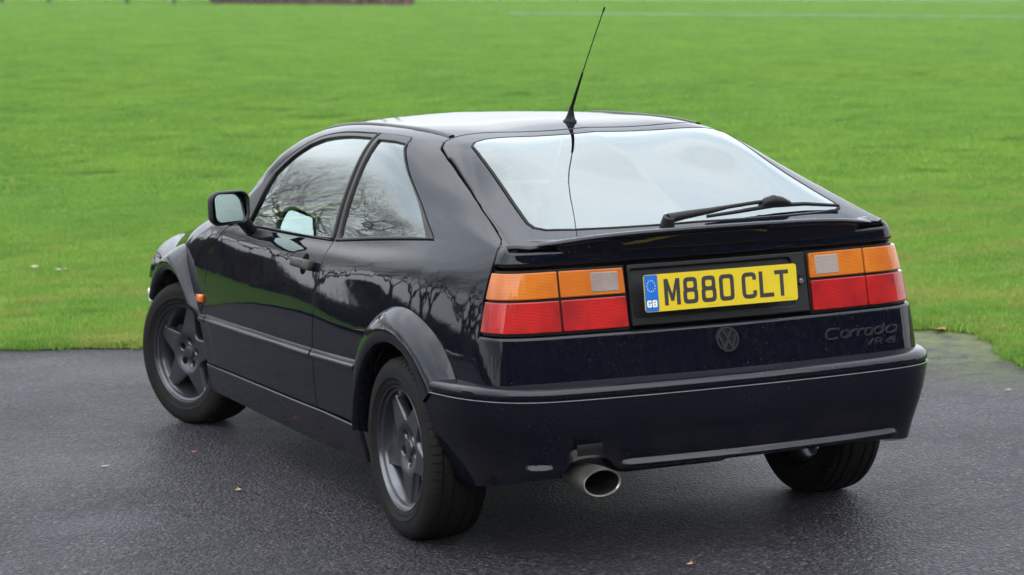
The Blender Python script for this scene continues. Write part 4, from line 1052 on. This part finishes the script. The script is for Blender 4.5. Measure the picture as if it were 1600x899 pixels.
ch=[(.36+.185*math.cos(a),1.66-.07*math.sin(a),.86+.17*math.sin(a)) for a in np.linspace(0,2*math.pi,33)[:-1]]
V=[];
for i,p in enumerate(ch):
    for k in range(8):
        a=2*math.pi*k/8; rd=(Vector(p)-Vector((.36,1.66,.86))).normalized(); ax=Vector((0,.92,.38)); V.append(Vector(p)+(rd*math.cos(a)+ax*math.sin(a))*.014)
mesh_obj('steering_wheel',V,grid_faces(32,8,closeu=True,closev=True),MAT['plastic'],car)

# ================================================================== ground
def sstep(a,b,x): t=np.clip((x-a)/(b-a),0,1); return t*t*(3-2*t)
def fieldz(x,y):
    x=np.asarray(x,float); y=np.asarray(y,float)
    s=sstep(4,30,y); lat=np.clip(np.maximum(x-.43926*y,-.28*np.maximum(y,0)-2),-60,70)
    z=s*(.0094*np.clip(y-5,0,112)-.0265*lat)
    return z
EDGE=[(-34,46),(-20,32),(-11,20.5),(-5.8,13.2),(-3.3,9.2),(-1.9,6.3),(-.998,5.03),(-.687,4.85),(-.377,4.66),(.3,4.30),(1.1,3.92),(1.9,3.55),(2.6,3.22),(3.05,3.06),(3.20,2.98),(3.235,2.70),(3.14,2.43),(3.03,2.235),(2.86,1.80),(2.84,1.3),(3.1,.5),(3.9,-.9),(5.5,-3.2),(9,-7),(16,-12),(30,-20)]
edge=smooth_line(EDGE,10)
ed=[]
for i in range(len(edge)-1):
    p,q=np.array(edge[i]),np.array(edge[i+1]); L=np.linalg.norm(q-p); k=max(1,int(L/.045)) if max(abs(p[0]),abs(p[1]-3))<8 else 1
    for j in range(k): ed.append(p+(q-p)*j/k)
ed.append(np.array(edge[-1]))
edj=[]
for i,p in enumerate(ed):
    t=(ed[min(i+1,len(ed)-1)]-ed[max(i-1,0)]); t/=np.linalg.norm(t)+1e-9; n_=np.array([-t[1],t[0]])
    k=noise.noise(Vector((p[0]*3,p[1]*3,0)))*.035+noise.noise(Vector((p[0]*14,p[1]*14,3)))*.014
    edj.append(p+n_*k)
def grass_col(b,dry=True):
    p=b.pos(); n1=b.noise(.9,5,.6,p); n2=b.noise(6.5,6,.75,p); n3=b.noise(.12,3,.5,p)
    c=b.mix(b.ramp(n1.outputs[0],[(.36,0),(.62,1)]),(.057,.195,.016),(.162,.325,.032))
    c=b.mix(b.ramp(n2.outputs[0],[(.46,0),(.66,.75)]),c,(.235,.350,.045))
    c=b.mix(b.ramp(n3.outputs[0],[(.40,.0),(.70,.40)]),c,(.060,.230,.040))
    # worn, drier turf close to the tarmac on the left
    n4=b.noise(1.4,5,.7,p)
    s=b.N('ShaderNodeSeparateXYZ',{0:p}); near=b.N('ShaderNodeMapRange',{'Value':s.outputs[1],'From Min':11.0,'From Max':6.5,'To Min':0,'To Max':1}).outputs[0]
    dr=b.math('MULTIPLY',b.ramp(n4.outputs[0],[(.46,0),(.62,1)]),near)
    c=b.mix(b.math('MULTIPLY',dr,.70),c,(.340,.265,.080))
    return c,p
def field_m():
    b=NB('grass_ground'); c,p=grass_col(b); n=b.noise(38,4,.7,p); n2=b.noise(3,4,.6,p)
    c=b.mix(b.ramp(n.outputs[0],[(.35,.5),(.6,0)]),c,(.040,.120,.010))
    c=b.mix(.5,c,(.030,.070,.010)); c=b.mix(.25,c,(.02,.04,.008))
    b.bsdf(col=c,rough=.9,spec=.1,nrm=b.bump(b.math('ADD',n.outputs[0],n2.outputs[0]),.7,.03)); return b.m
def blade_m():
    b=NB('grass_blade'); c,p=grass_col(b); oi=b.n.new('ShaderNodeObjectInfo')
    n=b.noise(160,1,.5,p)
    c=b.mix(b.ramp(n.outputs[0],[(.35,0),(.65,1)]),b.mix(.35,c,(.040,.125,.012)),b.mix(.40,c,(.36,.53,.09)))
    pb=b.bsdf(col=c,rough=.5,spec=.35); tr=b.N('ShaderNodeBsdfTranslucent',{'Color':c}); m=b.N('ShaderNodeMixShader',{0:.35,1:pb.outputs[0],2:tr.outputs[0]}); b.l.new(m.outputs[0],b.o.inputs[0]); return b.m
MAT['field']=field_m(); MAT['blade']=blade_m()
def asphalt_m():
    b=NB('wet_asphalt'); p=b.pos()
    v=b.N('ShaderNodeTexVoronoi',{'Vector':p,'Scale':80.0}); v.feature='F1'
    v2=b.N('ShaderNodeTexVoronoi',{'Vector':p,'Scale':210.0})
    st=b.ramp(v.outputs['Distance'],[(.0,1),(.55,.25),(.8,0)])
    cs=b.N('ShaderNodeSeparateColor',{0:v.outputs['Color']}); 
    big=b.noise(.55,5,.6,p); mid=b.noise(5,5,.65,p)
    base=b.mix(cs.outputs[0],(.010,.0088,.0135),(.098,.086,.114))
    base=b.mix(b.ramp(cs.outputs[1],[(.90,0),(.97,.8)]),base,(.20,.18,.16))
    base=b.mix(b.ramp(v.outputs['Distance'],[(.35,0),(.75,.85)]),base,(.005,.005,.006))
    base=b.mix(b.ramp(mid.outputs[0],[(.35,.35),(.65,0)]),base,(.012,.012,.015))
    base=b.mix(b.ramp(big.outputs[0],[(.35,.30),(.65,0)]),base,(.014,.013,.016))
    # moss creeping in from the verge on the right
    s=b.N('ShaderNodeSeparateXYZ',{0:p}); mm=b.noise(7,6,.7,p)
    d=b.math('SUBTRACT',s.outputs[0],b.math('MULTIPLY',s.outputs[1],-.35)); md=b.N('ShaderNodeMapRange',{'Value':d,'From Min':2.7,'From Max':3.9,'To Min':0,'To Max':1}).outputs[0]
    base=b.mix(b.math('MULTIPLY',b.ramp(mm.outputs[0],[(.36,0),(.56,1)]),b.math('MULTIPLY',md,.9)),base,(.120,.150,.030))
    # pale dried patch near the left of the picture
    dx=b.N('ShaderNodeVectorMath',{0:p,1:(-1.62,.72,0)}); dx.operation='SUBTRACT'
    sc_=b.N('ShaderNodeVectorMath',{0:dx.outputs[0],1:(2.6,3.2,0)}); sc_.operation='MULTIPLY'
    ln=b.N('ShaderNodeVectorMath',{0:sc_.outputs[0]}); ln.operation='LENGTH'
    pw=b.N('ShaderNodeMapRange',{'Value':b.math('ADD',ln.outputs['Value'],b.math('MULTIPLY',mid.outputs[0],.9)),'From Min':.6,'From Max':1.25,'To Min':.30,'To Max':0}).outputs[0]
    base=b.mix(pw,base,(.09,.09,.115))
    wet=b.ramp(b.noise(.8,4,.6,p).outputs[0],[(.35,.42),(.65,.58)])
    h=b.math('ADD',b.math('MULTIPLY',st,1.0),b.math('MULTIPLY',b.ramp(v2.outputs['Distance'],[(0,1),(.7,0)]),.4))
    nb=b.bump(h,1,.013); b.bsdf(col=base,rough=wet,spec=.20,nrm=nb); return b.m
MAT['asphalt']=asphalt_m()
# grass sheet: strips from the edge line outwards
V=[];nd=[0,.03,.12,.5,1.5,4,8,14,22,34,50,75,110,160,240,420]
cols=len(nd)
# triangulate instead: plan polygon edge + far rim + interior grid
rim=[(30,-60),(160,-120),(420,-60),(480,200),(420,480),(0,520),(-320,420),(-420,120),(-120,40)]
poly=[tuple(p) for p in edj]+rim
V2=[Vector(p) for p in poly]; E_=[(i,(i+1)%len(poly)) for i in range(len(poly))]
pa=np.array(poly)
def inside_np(P,poly):
    c=np.zeros(len(P),bool); q=np.roll(poly,-1,0)
    for (x1,y1),(x2,y2) in zip(poly,q):
        k=((y1>P[:,1])!=(y2>P[:,1]))&(P[:,0]<(x2-x1)*(P[:,1]-y1)/((y2-y1) if y2!=y1 else 1e-12)+x1); c^=k
    return c
G=[]
for (x0,x1,y0,y1,st) in ((-8,14,-2,16,.3),(-40,60,-10,60,1.4),(-300,400,-60,480,12)):
    gx,gy=np.meshgrid(np.arange(x0,x1,st),np.arange(y0,y1,st)); g=np.stack([gx.ravel()+np.random.rand(gx.size)*st*.3,gy.ravel()+np.random.rand(gx.size)*st*.3],1); G.append(g)
G=np.concatenate(G); G=G[inside_np(G,pa)]
dm=np.concatenate([((G[i:i+3000,None]-pa[None,:len(edj)])**2).sum(2).min(1) for i in range(0,len(G),3000)]); G=G[dm>.10**2]
vo,_,fo,_,_,_=delaunay_2d_cdt(V2+[Vector(g) for g in G],E_,[],1,1e-6)
A=np.array([tuple(v) for v in vo]); D=np.concatenate([np.sqrt(((A[i:i+3000,None]-pa[None,:len(edj)])**2).sum(2).min(1)) for i in range(0,len(A),3000)])
zz=fieldz(A[:,0],A[:,1])+.006+.016*sstep(0,.25,D)
fade=lambda P_:1-sstep(6,9.5,np.hypot(P_[:,0]-3,P_[:,1]-7))
loc_=np.array([noise.noise(Vector((x*1.3,y*1.3,0)))*.02+noise.noise(Vector((x*.35,y*.35,5)))*.05 if abs(x)+abs(y)<60 else 0 for x,y in A])*sstep(.1,1.5,D)*fade(A); zz+=loc_
V=[(a[0],a[1],z) for a,z in zip(A,zz)]
Fc=[]
for f in fo:
    a,b,c=[A[i] for i in f[:3]]; Fc.append(tuple(f) if (b[0]-a[0])*(c[1]-a[1])-(b[1]-a[1])*(c[0]-a[0])>0 else tuple(reversed(f)))
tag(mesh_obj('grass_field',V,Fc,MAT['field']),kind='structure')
ga=.0
V=[];gx=np.concatenate([np.linspace(-60,-6,10),np.linspace(-4,6,11),np.linspace(8,60,10)]);gy=np.concatenate([np.linspace(-60,-6,10),np.linspace(-4,8,13),np.linspace(12,40,6)])
for x in gx:
    for y in gy: V.append((x,y,0 if y<9 else -.02*(y-9)))
tag(mesh_obj('asphalt_ground',V,grid_faces(len(gx),len(gy)),MAT['asphalt']),kind='structure')

def cam_at(px,depth):
    """ground point seen at photo column px at a given depth"""
    rv,fv=np.array(MR[0]),np.array(MR[1]); p=np.array(CAM)+fv*depth+rv*((px-800)/3856.5*depth); return p[0],p[1]
# distant path
pts=[cam_at(806+i*60,96.4) for i in range(-1,40)]
V=[]
for (x,y) in pts:
    for d in (0,2.0):
        X=x+MR[1][0]*d; Y=y+MR[1][1]*d; V.append((X,Y,float(fieldz(X,Y))+.085))
V=V[2:]
tag(mesh_obj('far_path',V,grid_faces(len(V)//2,2),simple('grey_green_path',(.085,.17,.085),.8,var=.15,vscale=.5)),kind='structure')

# grass blades: a patch of modelled blades scattered by geometry nodes over the turf in view
def patch(name,rad,n,hmin,hmax,wd,lean):
    V=[];Fc=[]
    for i in range(n):
        a=random.random()*2*math.pi; r_=rad*math.sqrt(random.random()); x,y=r_*math.cos(a),r_*math.sin(a)
        h=random.uniform(hmin,hmax); d=random.random()*2*math.pi; l=random.uniform(.1,lean)*h; w_=wd*random.uniform(.6,1.2); e=random.random()*math.pi
        wx,wy=math.cos(e)*w_/2,math.sin(e)*w_/2; lx,ly=math.cos(d)*l,math.sin(d)*l
        b=len(V); V+=[(x-wx,y-wy,-.006),(x+wx,y+wy,-.006),(x+lx*.4+wx*.75,y+ly*.4+wy*.75,h*.6),(x+lx*.4-wx*.75,y+ly*.4-wy*.75,h*.6),(x+lx,y+ly,h*(1-.15*l/h))]
        Fc+=[(b,b+1,b+2,b+3),(b+3,b+2,b+4)]
    me=bpy.data.meshes.new(name); me.from_pydata(V,[],Fc); me.materials.append(MAT['blade']); me.polygons.foreach_set('use_smooth',[True]*len(me.polygons))
    return bpy.data.objects.new(name,me)
def scatter(name,pts,proto,smin,smax,label,seed):
    me=bpy.data.meshes.new(name); me.from_pydata([tuple(p) for p in pts],[],[]); o=link(bpy.data.objects.new(name,me)); tag(o,label,'grass',kind='stuff')
    ng=bpy.data.node_groups.new(name,'GeometryNodeTree'); ng.interface.new_socket('Geometry',in_out='INPUT',socket_type='NodeSocketGeometry'); ng.interface.new_socket('Geometry',in_out='OUTPUT',socket_type='NodeSocketGeometry')
    gi=ng.nodes.new('NodeGroupInput'); go=ng.nodes.new('NodeGroupOutput'); ip=ng.nodes.new('GeometryNodeInstanceOnPoints'); oi=ng.nodes.new('GeometryNodeObjectInfo'); oi.inputs[0].default_value=proto
    rv=ng.nodes.new('FunctionNodeRandomValue'); rv.data_type='FLOAT_VECTOR'; rv.inputs[0].default_value=(-.08,-.08,0); rv.inputs[1].default_value=(.08,.08,6.283)
    rs=ng.nodes.new('FunctionNodeRandomValue'); rs.data_type='FLOAT'; rs.inputs[2].default_value=smin; rs.inputs[3].default_value=smax
    L=ng.links; L.new(gi.outputs[0],ip.inputs['Points']); L.new(oi.outputs['Geometry'],ip.inputs['Instance']); L.new(rv.outputs[0],ip.inputs['Rotation']); L.new(rs.outputs[1],ip.inputs['Scale']); L.new(ip.outputs[0],go.inputs[0])
    m=o.modifiers.new('scatter','NODES'); m.node_group=ng; return o
def turf_points(x0,x1,y0,y1,st,umin=-120,umax=1720,dmin=0,dmax=99,marg=.10):
    gx,gy=np.meshgrid(np.arange(x0,x1,st),np.arange(y0,y1,st)); g=np.stack([gx.ravel(),gy.ravel()],1)+(np.random.rand(gx.size,2)-.5)*st*.8
    rv,fv=np.array(MR[0]),np.array(MR[1]); q=np.concatenate([g,np.zeros((len(g),1))],1)-np.array(CAM); dd=q@fv; uu=800+3856.5*(q@rv)/dd
    g=g[(uu>umin)&(uu<umax)&(dd>dmin)&(dd<dmax)]; g=g[inside_np(g,pa)]
    D=np.concatenate([np.sqrt(((g[i:i+2000,None]-pa[None,:len(edj)])**2).sum(2).min(1)) for i in range(0,len(g),2000)]); k=D>marg; g=g[k];D=D[k]
    z=fieldz(g[:,0],g[:,1])+.006+.016*sstep(0,.25,D)+np.array([noise.noise(Vector((x*1.3,y*1.3,0)))*.02+noise.noise(Vector((x*.35,y*.35,5)))*.05 for x,y in g])*sstep(.1,1.5,D)*fade(g)
    return np.concatenate([g,z[:,None]],1)
pA=patch('turf_tuft',.16,620,.014,.040,.0030,.9); pB=patch('turf_patch',.45,1500,.02,.045,.0065,.8)
scatter('near_grass',turf_points(-3,9,-1,15,.17,dmax=21,marg=.13),pA,.75,1.25,'short green turf growing beside the asphalt edge',1)
pE=patch('edge_tuft',.06,110,.012,.038,.0030,1.2)
scatter('edge_grass',turf_points(-3,6,-1,9,.05,dmax=17,marg=.012)[:0] if False else np.array([p for p in turf_points(-3.5,6,-1,9,.045,dmax=18,marg=.02) if np.min(((p[:2]-pa[:len(edj)])**2).sum(1))<.17**2]),pE,.7,1.3,'ragged fringe of grass along the asphalt edge',3)
scatter('far_grass',turf_points(-4,80,9,135,.56,dmin=20.0,dmax=140),pB,.8,1.3,'mown green grass of the open field behind the car',2)

# ================================================================== leaves
def leaf_mesh(sz,curl):
    V=[];n=9
    for i in range(n):
        t=i/(n-1); w_=math.sin(math.pi*t**.8)*.38*(1+.25*math.sin(9*t)); 
        for s in (-1,0,1): V.append((t*sz-sz/2,s*w_*sz,.004+curl*sz*((t-.5)**2*1.5+abs(s)*w_*.8)))
    V+=[(sz*.5,0,.004+curl*sz*.4),(sz*.8,sz*.05,.004+curl*sz*.7),(sz*.5,.004,.004+curl*sz*.4)]
    return V,grid_faces(n,3)+[(27,28,29)]
for (x,y,sz,col,rz,lab,cl) in ((3.165,2.93,.085,(.55,.27,.17),.4,'large pinkish brown leaf lying on the asphalt edge right of the car',.5),
    (-1.036,.992,.035,(.36,.25,.15),1.2,'small tan leaf on the asphalt left of the rear wheel',.3),
    (-.96,1.786,.022,(.62,.20,.04),2.,'tiny orange leaf on the asphalt left of the car',.3),
    (2.42,1.31,.030,(.33,.29,.24),.3,'pale scrap of leaf on the asphalt right of the bumper',.2),
    (-1.33,1.687,.035,(.28,.26,.25),.1,'pale grey twig-like leaf on the asphalt far left of the car',.15),
    (-.195,-.79,.030,(.40,.24,.12),.8,'brown leaf at the bottom edge of the picture below the exhaust',.3),
    (2.74,21.50,0.082,(0.38, 0.2, 0.13),0.0,'russet leaf on the grass at the far left edge, level with the roof',.35),
    (2.70,18.53,0.074,(0.5, 0.36, 0.26),1.1,'pale buff leaf on the left grass, upper one of a close pair',.35),
    (2.31,16.57,0.069,(0.33, 0.16, 0.06),2.2,'brown leaf on the left grass, lower one of a close pair',.35),
    (1.23,14.80,0.063,(0.42, 0.22, 0.16),3.3,'pinkish brown leaf at the far left edge, level with the door mirror',.35),
    (4.42,21.52,0.084,(0.5, 0.38, 0.28),4.4,'buff leaf on the grass left of the roof, level with the rear window top',.35),
    (5.12,21.47,0.084,(0.3, 0.16, 0.07),5.5,'dark brown leaf on the grass just left of the roof front',.35),
    (3.98,16.82,0.071,(0.45, 0.33, 0.18),6.6,'straw-coloured leaf on the grass just above the door mirror',.35),
    (11.69,17.66,0.164,(0.5, 0.24, 0.11),7.7,'orange-brown leaf clump on the grass right of the rear window',.35),
    (0.02,7.95,0.078,(0.42, 0.33, 0.25),8.8,'pale bare scrap in the worn turf at the far left',.35),
    (-0.10,8.19,0.079,(0.4, 0.32, 0.22),9.9,'short buff scrap in the worn turf at the left edge',.35)):
    z=0
    if inside_np(np.array([[x,y]]),pa)[0]: z=float(fieldz(x,y))+.045
    V,Fc=leaf_mesh(sz,cl); o=mesh_obj('fallen_leaf',V,Fc,simple('leaf_tone',col,.6,var=.35,vscale=60)); o.location=(x,y,z); o.rotation_euler=(0,0,rz)
    tag(o,lab,'leaf','fallen leaves')

# ================================================================== trees
def bark_m(n_,c1,c2):
    b=NB(n_); o=b.obj(); n=b.noise(6,5,.7,o); b.bsdf(col=b.mix(n.outputs[0],c1,c2),rough=.9,nrm=b.bump(n.outputs[0],.6,.03)); return b.m
MAT['bark']=bark_m('grey_brown_bark',(.030,.024,.018),(.085,.072,.055))
def tree_meshes(seed,H=12,depth=6,spread=.75):
    rn=random.Random(seed); TV=[];TF=[];CV=[];CF=[]
    def seg(p,d,L,r0,lev):
        n=3 if lev<5 else 2; pts=[p]; dd=d.copy(); rads=[r0]
        for i in range(n):
            dd=(dd+Vector((rn.uniform(-1,1),rn.uniform(-1,1),rn.uniform(-.4,.6)))*.16*(1 if lev else .25)).normalized(); pts.append(pts[-1]+dd*L/n); rads.append(r0*(1-.42*(i+1)/n))
        V,Fc=tube(pts,rads,8 if lev==0 else (5 if lev<3 else 3),cap=False)
        T_V,T_F=(TV,TF) if lev<=1 else (CV,CF); b=len(T_V); T_V.extend(V); T_F.extend([tuple(q+b for q in f) for f in Fc])
        if lev>=depth: return
        k=rn.choice([3,4]) if lev<2 else rn.choice([3,3,4] if lev<6 else [3,3,3])
        for i in range(k):
            a=2*math.pi*(i+rn.random()*.7)/k; o=dd.orthogonal().normalized(); s=dd.cross(o); sp=spread*rn.uniform(.55,1.15)
            nd_=(dd+(o*math.cos(a)+s*math.sin(a))*sp+Vector((0,0,.12))).normalized()
            st=pts[-1] if (i or lev==0) else pts[-1]
            if lev>=1 and rn.random()<.35: st=pts[-2]
            seg(st,nd_,L*(1.35 if lev==0 else 1)*rn.uniform(.66,.86),rads[-1]*rn.uniform(.62,.86),lev+1)
    seg(Vector((0,0,-.2)),Vector((0,0,1)),H*.17,H*.020,0)
    def mk(nm,V,Fc):
        me=bpy.data.meshes.new(nm); me.from_pydata([tuple(v) for v in V],[],Fc); me.materials.append(MAT['bark']); me.polygons.foreach_set('use_smooth',[True]*len(me.polygons)); return me
    return mk('trunk',TV,TF),mk('crown',CV,CF)
TM=[tree_meshes(s,12,8) for s in (3,11,29)]
def tree(x,y,k,sc_,rz,label,group=None,z=None):
    t=empty('bare_tree',(x,y,float(fieldz(x,y)) if z is None else z),(0,0,rz)); t.scale=(sc_,sc_,sc_); tag(t,label,'tree',group)
    for me,nm in zip(TM[k%3],('trunk','crown')): link(bpy.data.objects.new(nm,me),t)
# row far across the field: only the feet of the trunks reach into the picture
words=['leftmost bare trunk at the far top left edge of the field','second bare trunk from the left at the top edge of the field','third bare trunk from the left at the top edge of the field','fourth bare trunk from the left at the top edge of the field','bare trunk at the top edge just left of the russet thicket','bare trunk standing in the left part of the russet thicket']
for i,(px,dp) in enumerate(((26,117),(98,118),(219,118),(291,117),(358,118),(398,119))):
    x,y=cam_at(px,dp); tree(x,y,i,.42+.05*(i%3),i*1.7,words[i],'bare trees across the field')
for i,px in enumerate((487,502,519,548,585,612)):
    x,y=cam_at(px,120+i%2); t=empty('slender_tree',(x,y,float(fieldz(x,y))),(0,0,i)); tag(t,['first','second','third','fourth','fifth','sixth'][i]+' pale slender trunk from the left in the russet thicket','tree','slender trees in the thicket')
    V,Fc=tube([(0,0,-.2),(.05,0,2),(.0,.1,5),(.1,0,8)],[.09,.08,.06,.02],6); mesh_obj('trunk',V,Fc,bark_m('pale_bark',(.14,.13,.13),(.22,.21,.21)),t)
# russet thicket
V=[];Fc=[];rn=random.Random(5)
for i in range(5200):
    px=rn.uniform(352,655); dp=rn.uniform(118,128); x,y=cam_at(px,dp); z0=float(fieldz(x,y)); h=rn.uniform(.6,2.6)*(.5+.5*math.sin((px-352)/303*math.pi)**.5); dx,dy=rn.uniform(-.5,.5),rn.uniform(-.5,.5); b=len(V); w_=rn.uniform(.03,.10)
    V+=[(x-w_,y,z0-.1),(x+w_,y,z0-.1),(x+dx,y+dy,z0+h)]; Fc.append((b,b+1,b+2))
tag(mesh_obj('bramble_thicket',V,Fc,bark_m('russet_stems',(.055,.030,.022),(.12,.075,.06)),smooth=False),'russet leafless thicket at the top edge of the field','bushes',kind='stuff')
# bare trees on the left of the car, outside the frame: they are what the black flank mirrors
rn=random.Random(17)
LT_=[(-5-2.8*i+rn.uniform(-1,1),rn.choice([30,34,38,43]) if i%2 else rn.choice([22,25,28]),i%3,rn.uniform(1.0,1.3) if i%2 else rn.uniform(.75,.95)) for i in range(44)]
for i,(az,ds,k,sc_) in enumerate(LT_):
    x=-.8+ds*math.sin(R(az)); y=.5+ds*math.cos(R(az)); tree(x,y,k,sc_,i*2.1,'tall bare tree beyond the left side of the car, outside the picture','bare trees left of the car')
V=[];Fc=[]
for i in range(26000):
    az=rn.uniform(1,-128); ds=rn.uniform(23,34); x=-.8+ds*math.sin(R(az)); y=.5+ds*math.cos(R(az)); h=(1.15+.6*noise.noise(Vector((az*.25,0,0))))*rn.uniform(.6,1.25); w_=rn.uniform(.05,.14); z0=float(fieldz(x,y)); b=len(V)
    a=rn.random()*3.14; dx,dy=math.cos(a)*w_,math.sin(a)*w_; lx,ly=rn.uniform(-.8,.8),rn.uniform(-.8,.8)
    V+=[(x-dx,y-dy,z0-.1),(x+dx,y+dy,z0-.1),(x+lx,y+ly,z0+h)]; Fc.append((b,b+1,b+2))
tag(mesh_obj('undergrowth',V,Fc,bark_m('dark_undergrowth',(.030,.026,.016),(.075,.060,.038)),smooth=False),'brown leafless undergrowth among the trees left of the car, outside the picture','bushes',kind='stuff')
# dark evergreens behind the photographer, mirrored in the tail
def leafm():
    b=NB('dark_evergreen_leaf'); n=b.noise(1.5,4,.6,b.obj()); b.bsdf(col=b.mix(n.outputs[0],(.012,.030,.010),(.035,.060,.022)),rough=.7); return b.m
LM=leafm()
def ever(seed,H=13):
    rn=random.Random(seed); V=[];Fc=[]
    for i in range(7000):
        u=rn.random()**.8; z=1.2+u*(H-1.2); rmax=(1-u)**.7*3.6*(.8+.2*math.sin(z*3+seed)); a=rn.random()*6.283; r_=rmax*math.sqrt(rn.uniform(.25,1)); s=rn.uniform(.12,.32)
        c=Vector((r_*math.cos(a),r_*math.sin(a),z)); d1=Vector((rn.uniform(-1,1),rn.uniform(-1,1),rn.uniform(-1,1))).normalized()*s; d2=d1.orthogonal().normalized()*s*.7
        b=len(V); V+=[tuple(c-d1),tuple(c+d2),tuple(c+d1),tuple(c-d2)]; Fc.append((b,b+1,b+2,b+3))
    me=bpy.data.meshes.new('crown'); me.from_pydata(V,[],Fc); me.materials.append(LM)
    V,Fc2=tube([(0,0,-.2),(0,0,4),(0,0,H*.9)],[.28,.2,.04],8); m2=bpy.data.meshes.new('trunk'); m2.from_pydata([tuple(v) for v in V],[],Fc2); m2.materials.append(MAT['bark']); return me,m2
EM_=[ever(1),ever(2)]
for i,az in enumerate((128,117,106,95,84,72)):
    tree(.5+30*math.sin(R(az)),-3+30*math.cos(R(az)),i,.9,i*1.3,'tall bare tree beyond the right side behind the photographer, outside the picture','bare trees behind to the right')
for i in range(72):
    ds=22+3.5*(i%4)+(12 if i>=36 else 0)
    a=R(238-(i%36)*3.6-(1.8 if i>=36 else 0)); x=-3+ds*math.sin(a); y=-6+ds*math.cos(a)
    t=empty('evergreen_tree',(x,y,0),(0,0,i)); sc_=.62+.07*(i%4); t.scale=(sc_*1.35,sc_*1.35,sc_); tag(t,'dark evergreen tree behind the photographer, outside the picture','tree','evergreens behind the photographer')
    for me,nm in zip(EM_[i%2],('crown','trunk')): link(bpy.data.objects.new(nm,me),t)

V=[];Fc=[];rn=random.Random(9)
for i in range(26000):
    ag=rn.uniform(98,260); az=R(ag); ds=rn.uniform(40,46); x=-3+ds*math.sin(az); y=-6+ds*math.cos(az); z=rn.random()**.9*float(np.interp(ag,[98,137,146,238,248,260],[8,8,15.5,15.5,9,2.5]))*rn.uniform(.85,1)
    d1=Vector((rn.uniform(-1,1),rn.uniform(-1,1),rn.uniform(-1,1))).normalized()*rn.uniform(.5,.95); d2=d1.orthogonal().normalized()*.6; c0=Vector((x,y,z)); b=len(V)
    V+=[tuple(c0-d1),tuple(c0+d2),tuple(c0+d1),tuple(c0-d2)]; Fc.append((b,b+1,b+2,b+3))
tag(mesh_obj('woodland_backdrop',V,Fc,LM,smooth=False),'dense dark wood behind the photographer, outside the picture','wood',kind='stuff')

# thin damp air
bm=bmesh.new(); bmesh.ops.create_cube(bm,size=1); bmesh.ops.scale(bm,vec=(440,440,26),verts=bm.verts); bmesh.ops.translate(bm,verts=bm.verts,vec=(20,60,8.5))
hz=bpy.data.materials.new('damp_air'); hz.use_nodes=True; hz.node_tree.nodes.clear(); ho=hz.node_tree.nodes.new('ShaderNodeOutputMaterial'); hv=hz.node_tree.nodes.new('ShaderNodeVolumePrincipled')
hv.inputs['Color'].default_value=(.92,.96,1,1); hv.inputs['Density'].default_value=.00025; hz.node_tree.links.new(hv.outputs[0],ho.inputs['Volume'])
tag(from_bm('haze',bm,hz,smooth=False),kind='stuff')
